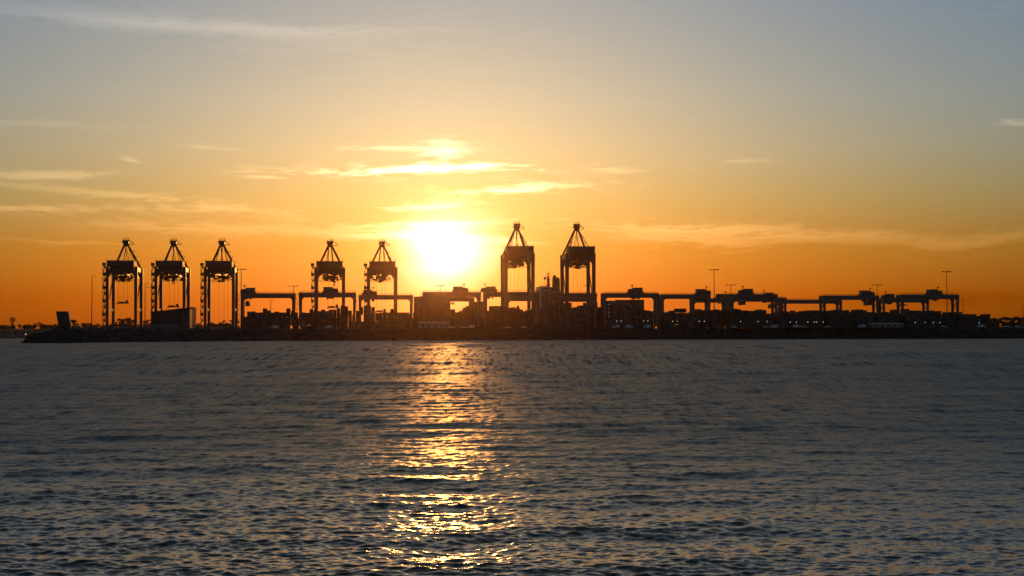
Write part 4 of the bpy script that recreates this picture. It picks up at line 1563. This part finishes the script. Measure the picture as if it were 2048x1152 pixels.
def leaf_cloud(n, blobs, leaf, rr):
    """small bent leaf clumps spread through a set of ellipsoid lobes"""
    b = MB()
    wts = [bl[3] for bl in blobs]
    for _ in range(n):
        (c, r, sq, w) = rr.choices(blobs, wts)[0]
        d = Vector((rr.gauss(0, 1), rr.gauss(0, 1), rr.gauss(0, 1))).normalized()
        q = Vector(c) + Vector((d.x * r, d.y * r, d.z * r * sq)) * (rr.random() ** .45)
        x = Vector((rr.gauss(0, 1), rr.gauss(0, 1), rr.gauss(0, .6))).normalized()
        y = x.cross(Vector((rr.gauss(0, 1), rr.gauss(0, 1), rr.gauss(0, 1)))).normalized()
        a = leaf * rr.uniform(.5, 1.2)
        s = len(b.v)
        b.v += [tuple(q - x * a), tuple(q - y * a * .6 + Vector((0, 0, a * .2))), tuple(q + x * a), tuple(q + y * a * .6)]
        b.f.append((s, s + 1, s + 2, s + 3))
    return b


def tree_proto(kind, seed):
    rr = random.Random(seed)
    H = 10.0
    tr = MB()
    if kind == 'pine':                                  # Norfolk pine: whorled tiers
        tr.tube((0, 0, 0), (0, 0, 9.8), .28, .05, n=7)
        blobs = []
        for k in range(9):
            z = 2.4 + k * .82
            r = (1.5, 1.4, 1.3, 1.25, 1.2, 1.5, 2.1, 2.3, 1.5)[k]
            for j in range(6):
                th = j * math.pi / 3 + k * .5
                blobs.append(((r * .55 * math.cos(th), r * .55 * math.sin(th), z), r * .5, .28, 1.0))
                tr.tube((0, 0, z - .1), (r * math.cos(th), r * math.sin(th), z + .1), .06, .02, n=4)
        cr_ = leaf_cloud(1000, blobs, .36, rr)
    else:
        hh = rr.uniform(2.2, 3.6)
        tr.tube((0, 0, -.5), (rr.uniform(-.2, .2), 0, hh), .34, .24, n=7)
        blobs = []
        for j in range(rr.randint(6, 9)):
            th = rr.uniform(0, 6.28)
            rad = rr.uniform(.8, 3.2 if kind == 'broad' else 2.0)
            z = rr.uniform(4.4, 8.6) if kind == 'broad' else rr.uniform(3.5, 8.8)
            e = (rad * math.cos(th), rad * math.sin(th), z)
            mid_ = (e[0] * .45, e[1] * .45, (hh + z) / 2)
            tr.tube((0, 0, hh - .3), mid_, .16, .11, n=5)
            tr.tube(mid_, e, .11, .05, n=5)
            r = rr.uniform(.9, 1.7)
            blobs.append((e, r, .62, r * r))
        cr_ = leaf_cloud(1100, blobs, .42, rr)
    return tr.mesh('trunk', M_BARK), cr_.mesh('crown', M_LEAF)


PROTO = {('broad', k): tree_proto('broad', 50 + k) for k in range(4)}
PROTO.update({('round', k): tree_proto('round', 80 + k) for k in range(3)})
PROTO[('pine', 0)] = tree_proto('pine', 99)


def tree(px, ytop, d, zg, kind, v, label, group, wide=1.0):
    x = (px - 1024) / FPX * d
    H = CAM_H + (hy(px) - ytop) * d / FPX - zg
    g = thing({'broad': 'spreading_tree', 'round': 'rounded_tree', 'pine': 'pine_tree'}[kind], label, 'tree', (x, d, zg), random.uniform(0, 6.28), group)
    k = H / (9.6 if kind != 'pine' else 9.9)
    g.scale = (k * wide, k * wide, k)
    a, b = PROTO[(kind, v)]
    put('trunk', a, g)
    put('crown', b, g)


tree(25, 633, 2420, 13, 'pine', 0, 'tall tiered pine standing above the far shore at the left edge', 'trees on the far shore')
FT = [(8, 650, 'round', 'low rounded tree at the far left edge'), (40, 647, 'round', 'rounded tree right of the tall pine'), (52, 648, 'broad', 'spreading tree on the far shore, second right of the pine'), (70, 647, 'round', 'rounded tree midway between the pine and the leaning slab'),
      (80, 644, 'broad', 'tallest spreading tree left of the leaning slab'), (90, 649, 'round', 'low tree just left of the tall spreading one'), (104, 648, 'broad', 'spreading tree touching the left side of the leaning slab'),
      (148, 638.5, 'broad', 'spreading tree just right of the leaning slab'), (167, 645, 'round', 'low rounded tree left of the first light pole'), (176, 644, 'broad', 'spreading tree behind the first light pole'), (196, 645, 'round', 'low tree left of the leftmost quay crane'),
      (228, 641, 'round', 'rounded tree between the left legs of the leftmost quay crane'), (240, 637, 'broad', 'spreading tree inside the leftmost quay crane frame, left'), (250, 634.5, 'broad', 'tall spreading tree in the middle of the leftmost quay crane frame'),
      (262, 634, 'broad', 'tall spreading tree inside the leftmost quay crane frame, right'), (286, 641, 'round', 'rounded tree behind the second light pole'), (297, 638, 'broad', 'spreading tree left of the workshop'),
      (398, 645, 'round', 'low tree right of the workshop'), (426, 643.5, 'broad', 'spreading tree inside the third quay crane frame, left'), (444, 642, 'round', 'rounded tree in the middle of the third quay crane frame'),
      (458, 639.5, 'broad', 'spreading tree inside the third quay crane frame, right'), (472, 638, 'broad', 'spreading tree between the third quay crane and the leftmost gantry')]
for i, (px, y, k, lab) in enumerate(FT):
    tree(px, y, 2380 + (i * 37) % 120, float(far_top(px)) - 3.0, k, i % (4 if k == 'broad' else 3), lab, 'trees on the far shore', 1.5 if k == 'broad' else 1.25)
RT = [(1984, 634, 'round', 'small rounded tree beside the last container stack'), (1996, 634, 'broad', 'spreading tree second from the container stacks at right'), (2008, 633, 'broad', 'wide tree on the right headland'), (2019, 632.5, 'round', 'rounded tree before the gap at the right edge'),
      (2034, 632, 'broad', 'spreading tree beside the right-edge light pole'), (2044, 631, 'broad', 'tall spreading tree at the right edge'), (2062, 632, 'round', 'rounded tree beyond the right edge')]
for i, (px, y, k, lab) in enumerate(RT[:-1]):
    tree(px, y, 1440 + (i * 31) % 90, 8.5, k, (i + 1) % (4 if k == 'broad' else 3), lab, 'trees on the right headland', 1.45 if k == 'broad' else 1.3)


def scrub(name, px0, px1, d, zf, n, h, label, seed):
    rr = random.Random(seed)
    blobs = []
    for _ in range(n):
        px = rr.uniform(px0, px1)
        dd = d + rr.uniform(-60, 60)
        r = h * rr.uniform(.5, 1.15)
        blobs.append((((px - 1024) / FPX * dd, dd, float(zf(px)) + r * .35), r, rr.uniform(.55, .9), r))
    o = leaf_cloud(n * 150, blobs, h * .26, rr).build(name, M_LEAF)
    o['kind'] = 'stuff'
    o['label'] = label
    o['category'] = 'bushland'


scrub('far_bushland', -40, 490, 2460, far_top, 150, 5.5, 'dark band of bushland along the far shore at left', 3)
scrub('headland_bushland', 1975, 2200, 1470, right_top, 46, 4.5, 'dark scrub on the headland at the right edge', 4)
# salt-scrub along the crest of the revetment
rr = random.Random(9)
blobs = []
for _ in range(150):
    px = rr.uniform(100, 2048)
    d0 = np.interp(px, [p_[0] for p_ in SHORE], [q_[1] for q_ in shore_xy]) + rr.uniform(17, 27)
    r = rr.uniform(.35, 1.1)
    blobs.append((((px - 1024) / FPX * d0, d0, GZ - .3 + r * .3), r, .6, r))
o = leaf_cloud(6000, blobs, .22, rr).build('crest_scrub', M_LEAF)
o['kind'] = 'stuff'
o['label'] = 'low dark scrub along the crest of the rock revetment'
o['category'] = 'scrub'


def house(px, d, zg, w, label, lit=False):
    x = (px - 1024) / FPX * d
    g = thing('house', label, 'house', (x, d, zg), 0, 'houses on the far shore')
    h = w / 2
    MB().box(-h, h, -4, 4, -2, 5.2).build('wall', M_BRICK, g)
    rf = MB().prism([(-5, 5.2), (5, 5.2), (0, 8.2)], 'x', -h - .5, h + .5).build('roof', M_ROOF, g)
    MB().box(h * .4, h * .4 + .9, -.5, .5, 7.0, 9.2).build('chimney', M_BRICK, rf)
    MB().box(-h * .15, h * .15, -4.08, -3.99, -.4, 1.9).build('door', M_HOUSE, g)
    for i, f in enumerate((-.72, .48)):
        wdw = MB().box(h * f, h * f + w * .14, -4.1, -3.99, 1.2, 3.0).build('window', M_WARM if (lit and i == 0) else M_GLASS, g)
        MB().box(h * f - .15, h * f + w * .14 + .15, -4.25, -3.99, 1.02, 1.18).build('sill', M_SHED, wdw)


for a in [(12, 2330, 5.5, 14, 'house on the far shore below the tall pine'), (38, 2345, 6, 16, 'house on the far shore right of the pine'), (58, 2335, 5, 13, 'house on the far shore with a lit window', True),
          (74, 2350, 7, 15, 'house on the far shore left of the leaning slab', True), (92, 2340, 5, 12, 'house on the far shore nearest the leaning slab'), (293, 2360, 14.5, 17, 'gabled house on the skyline behind the second light pole')]:
    house(*a)

# ------------------------------------------------------------------ thin sunset haze
hz = MB().box(-4200, 4200, -60, 4400, -8, 125).build('haze', None)
hz['kind'] = 'stuff'
hz['label'] = 'thin warm sunset haze over the bay'
hm = bpy.data.materials.new('haze')
hm.use_nodes = True
nt = hm.node_tree
nt.nodes.remove(nt.nodes['Principled BSDF'])
pv = nt.nodes.new('ShaderNodeVolumePrincipled')
pv.inputs['Color'].default_value = (.97, .68, .42, 1)
pv.inputs['Density'].default_value = 2.2e-5
pv.inputs['Anisotropy'].default_value = .96
nt.links.new(pv.outputs[0], nt.nodes['Material Output'].inputs['Volume'])
hz.data.materials.append(hm)
print('containers', n_cont[0], 'objects', len(bpy.data.objects))
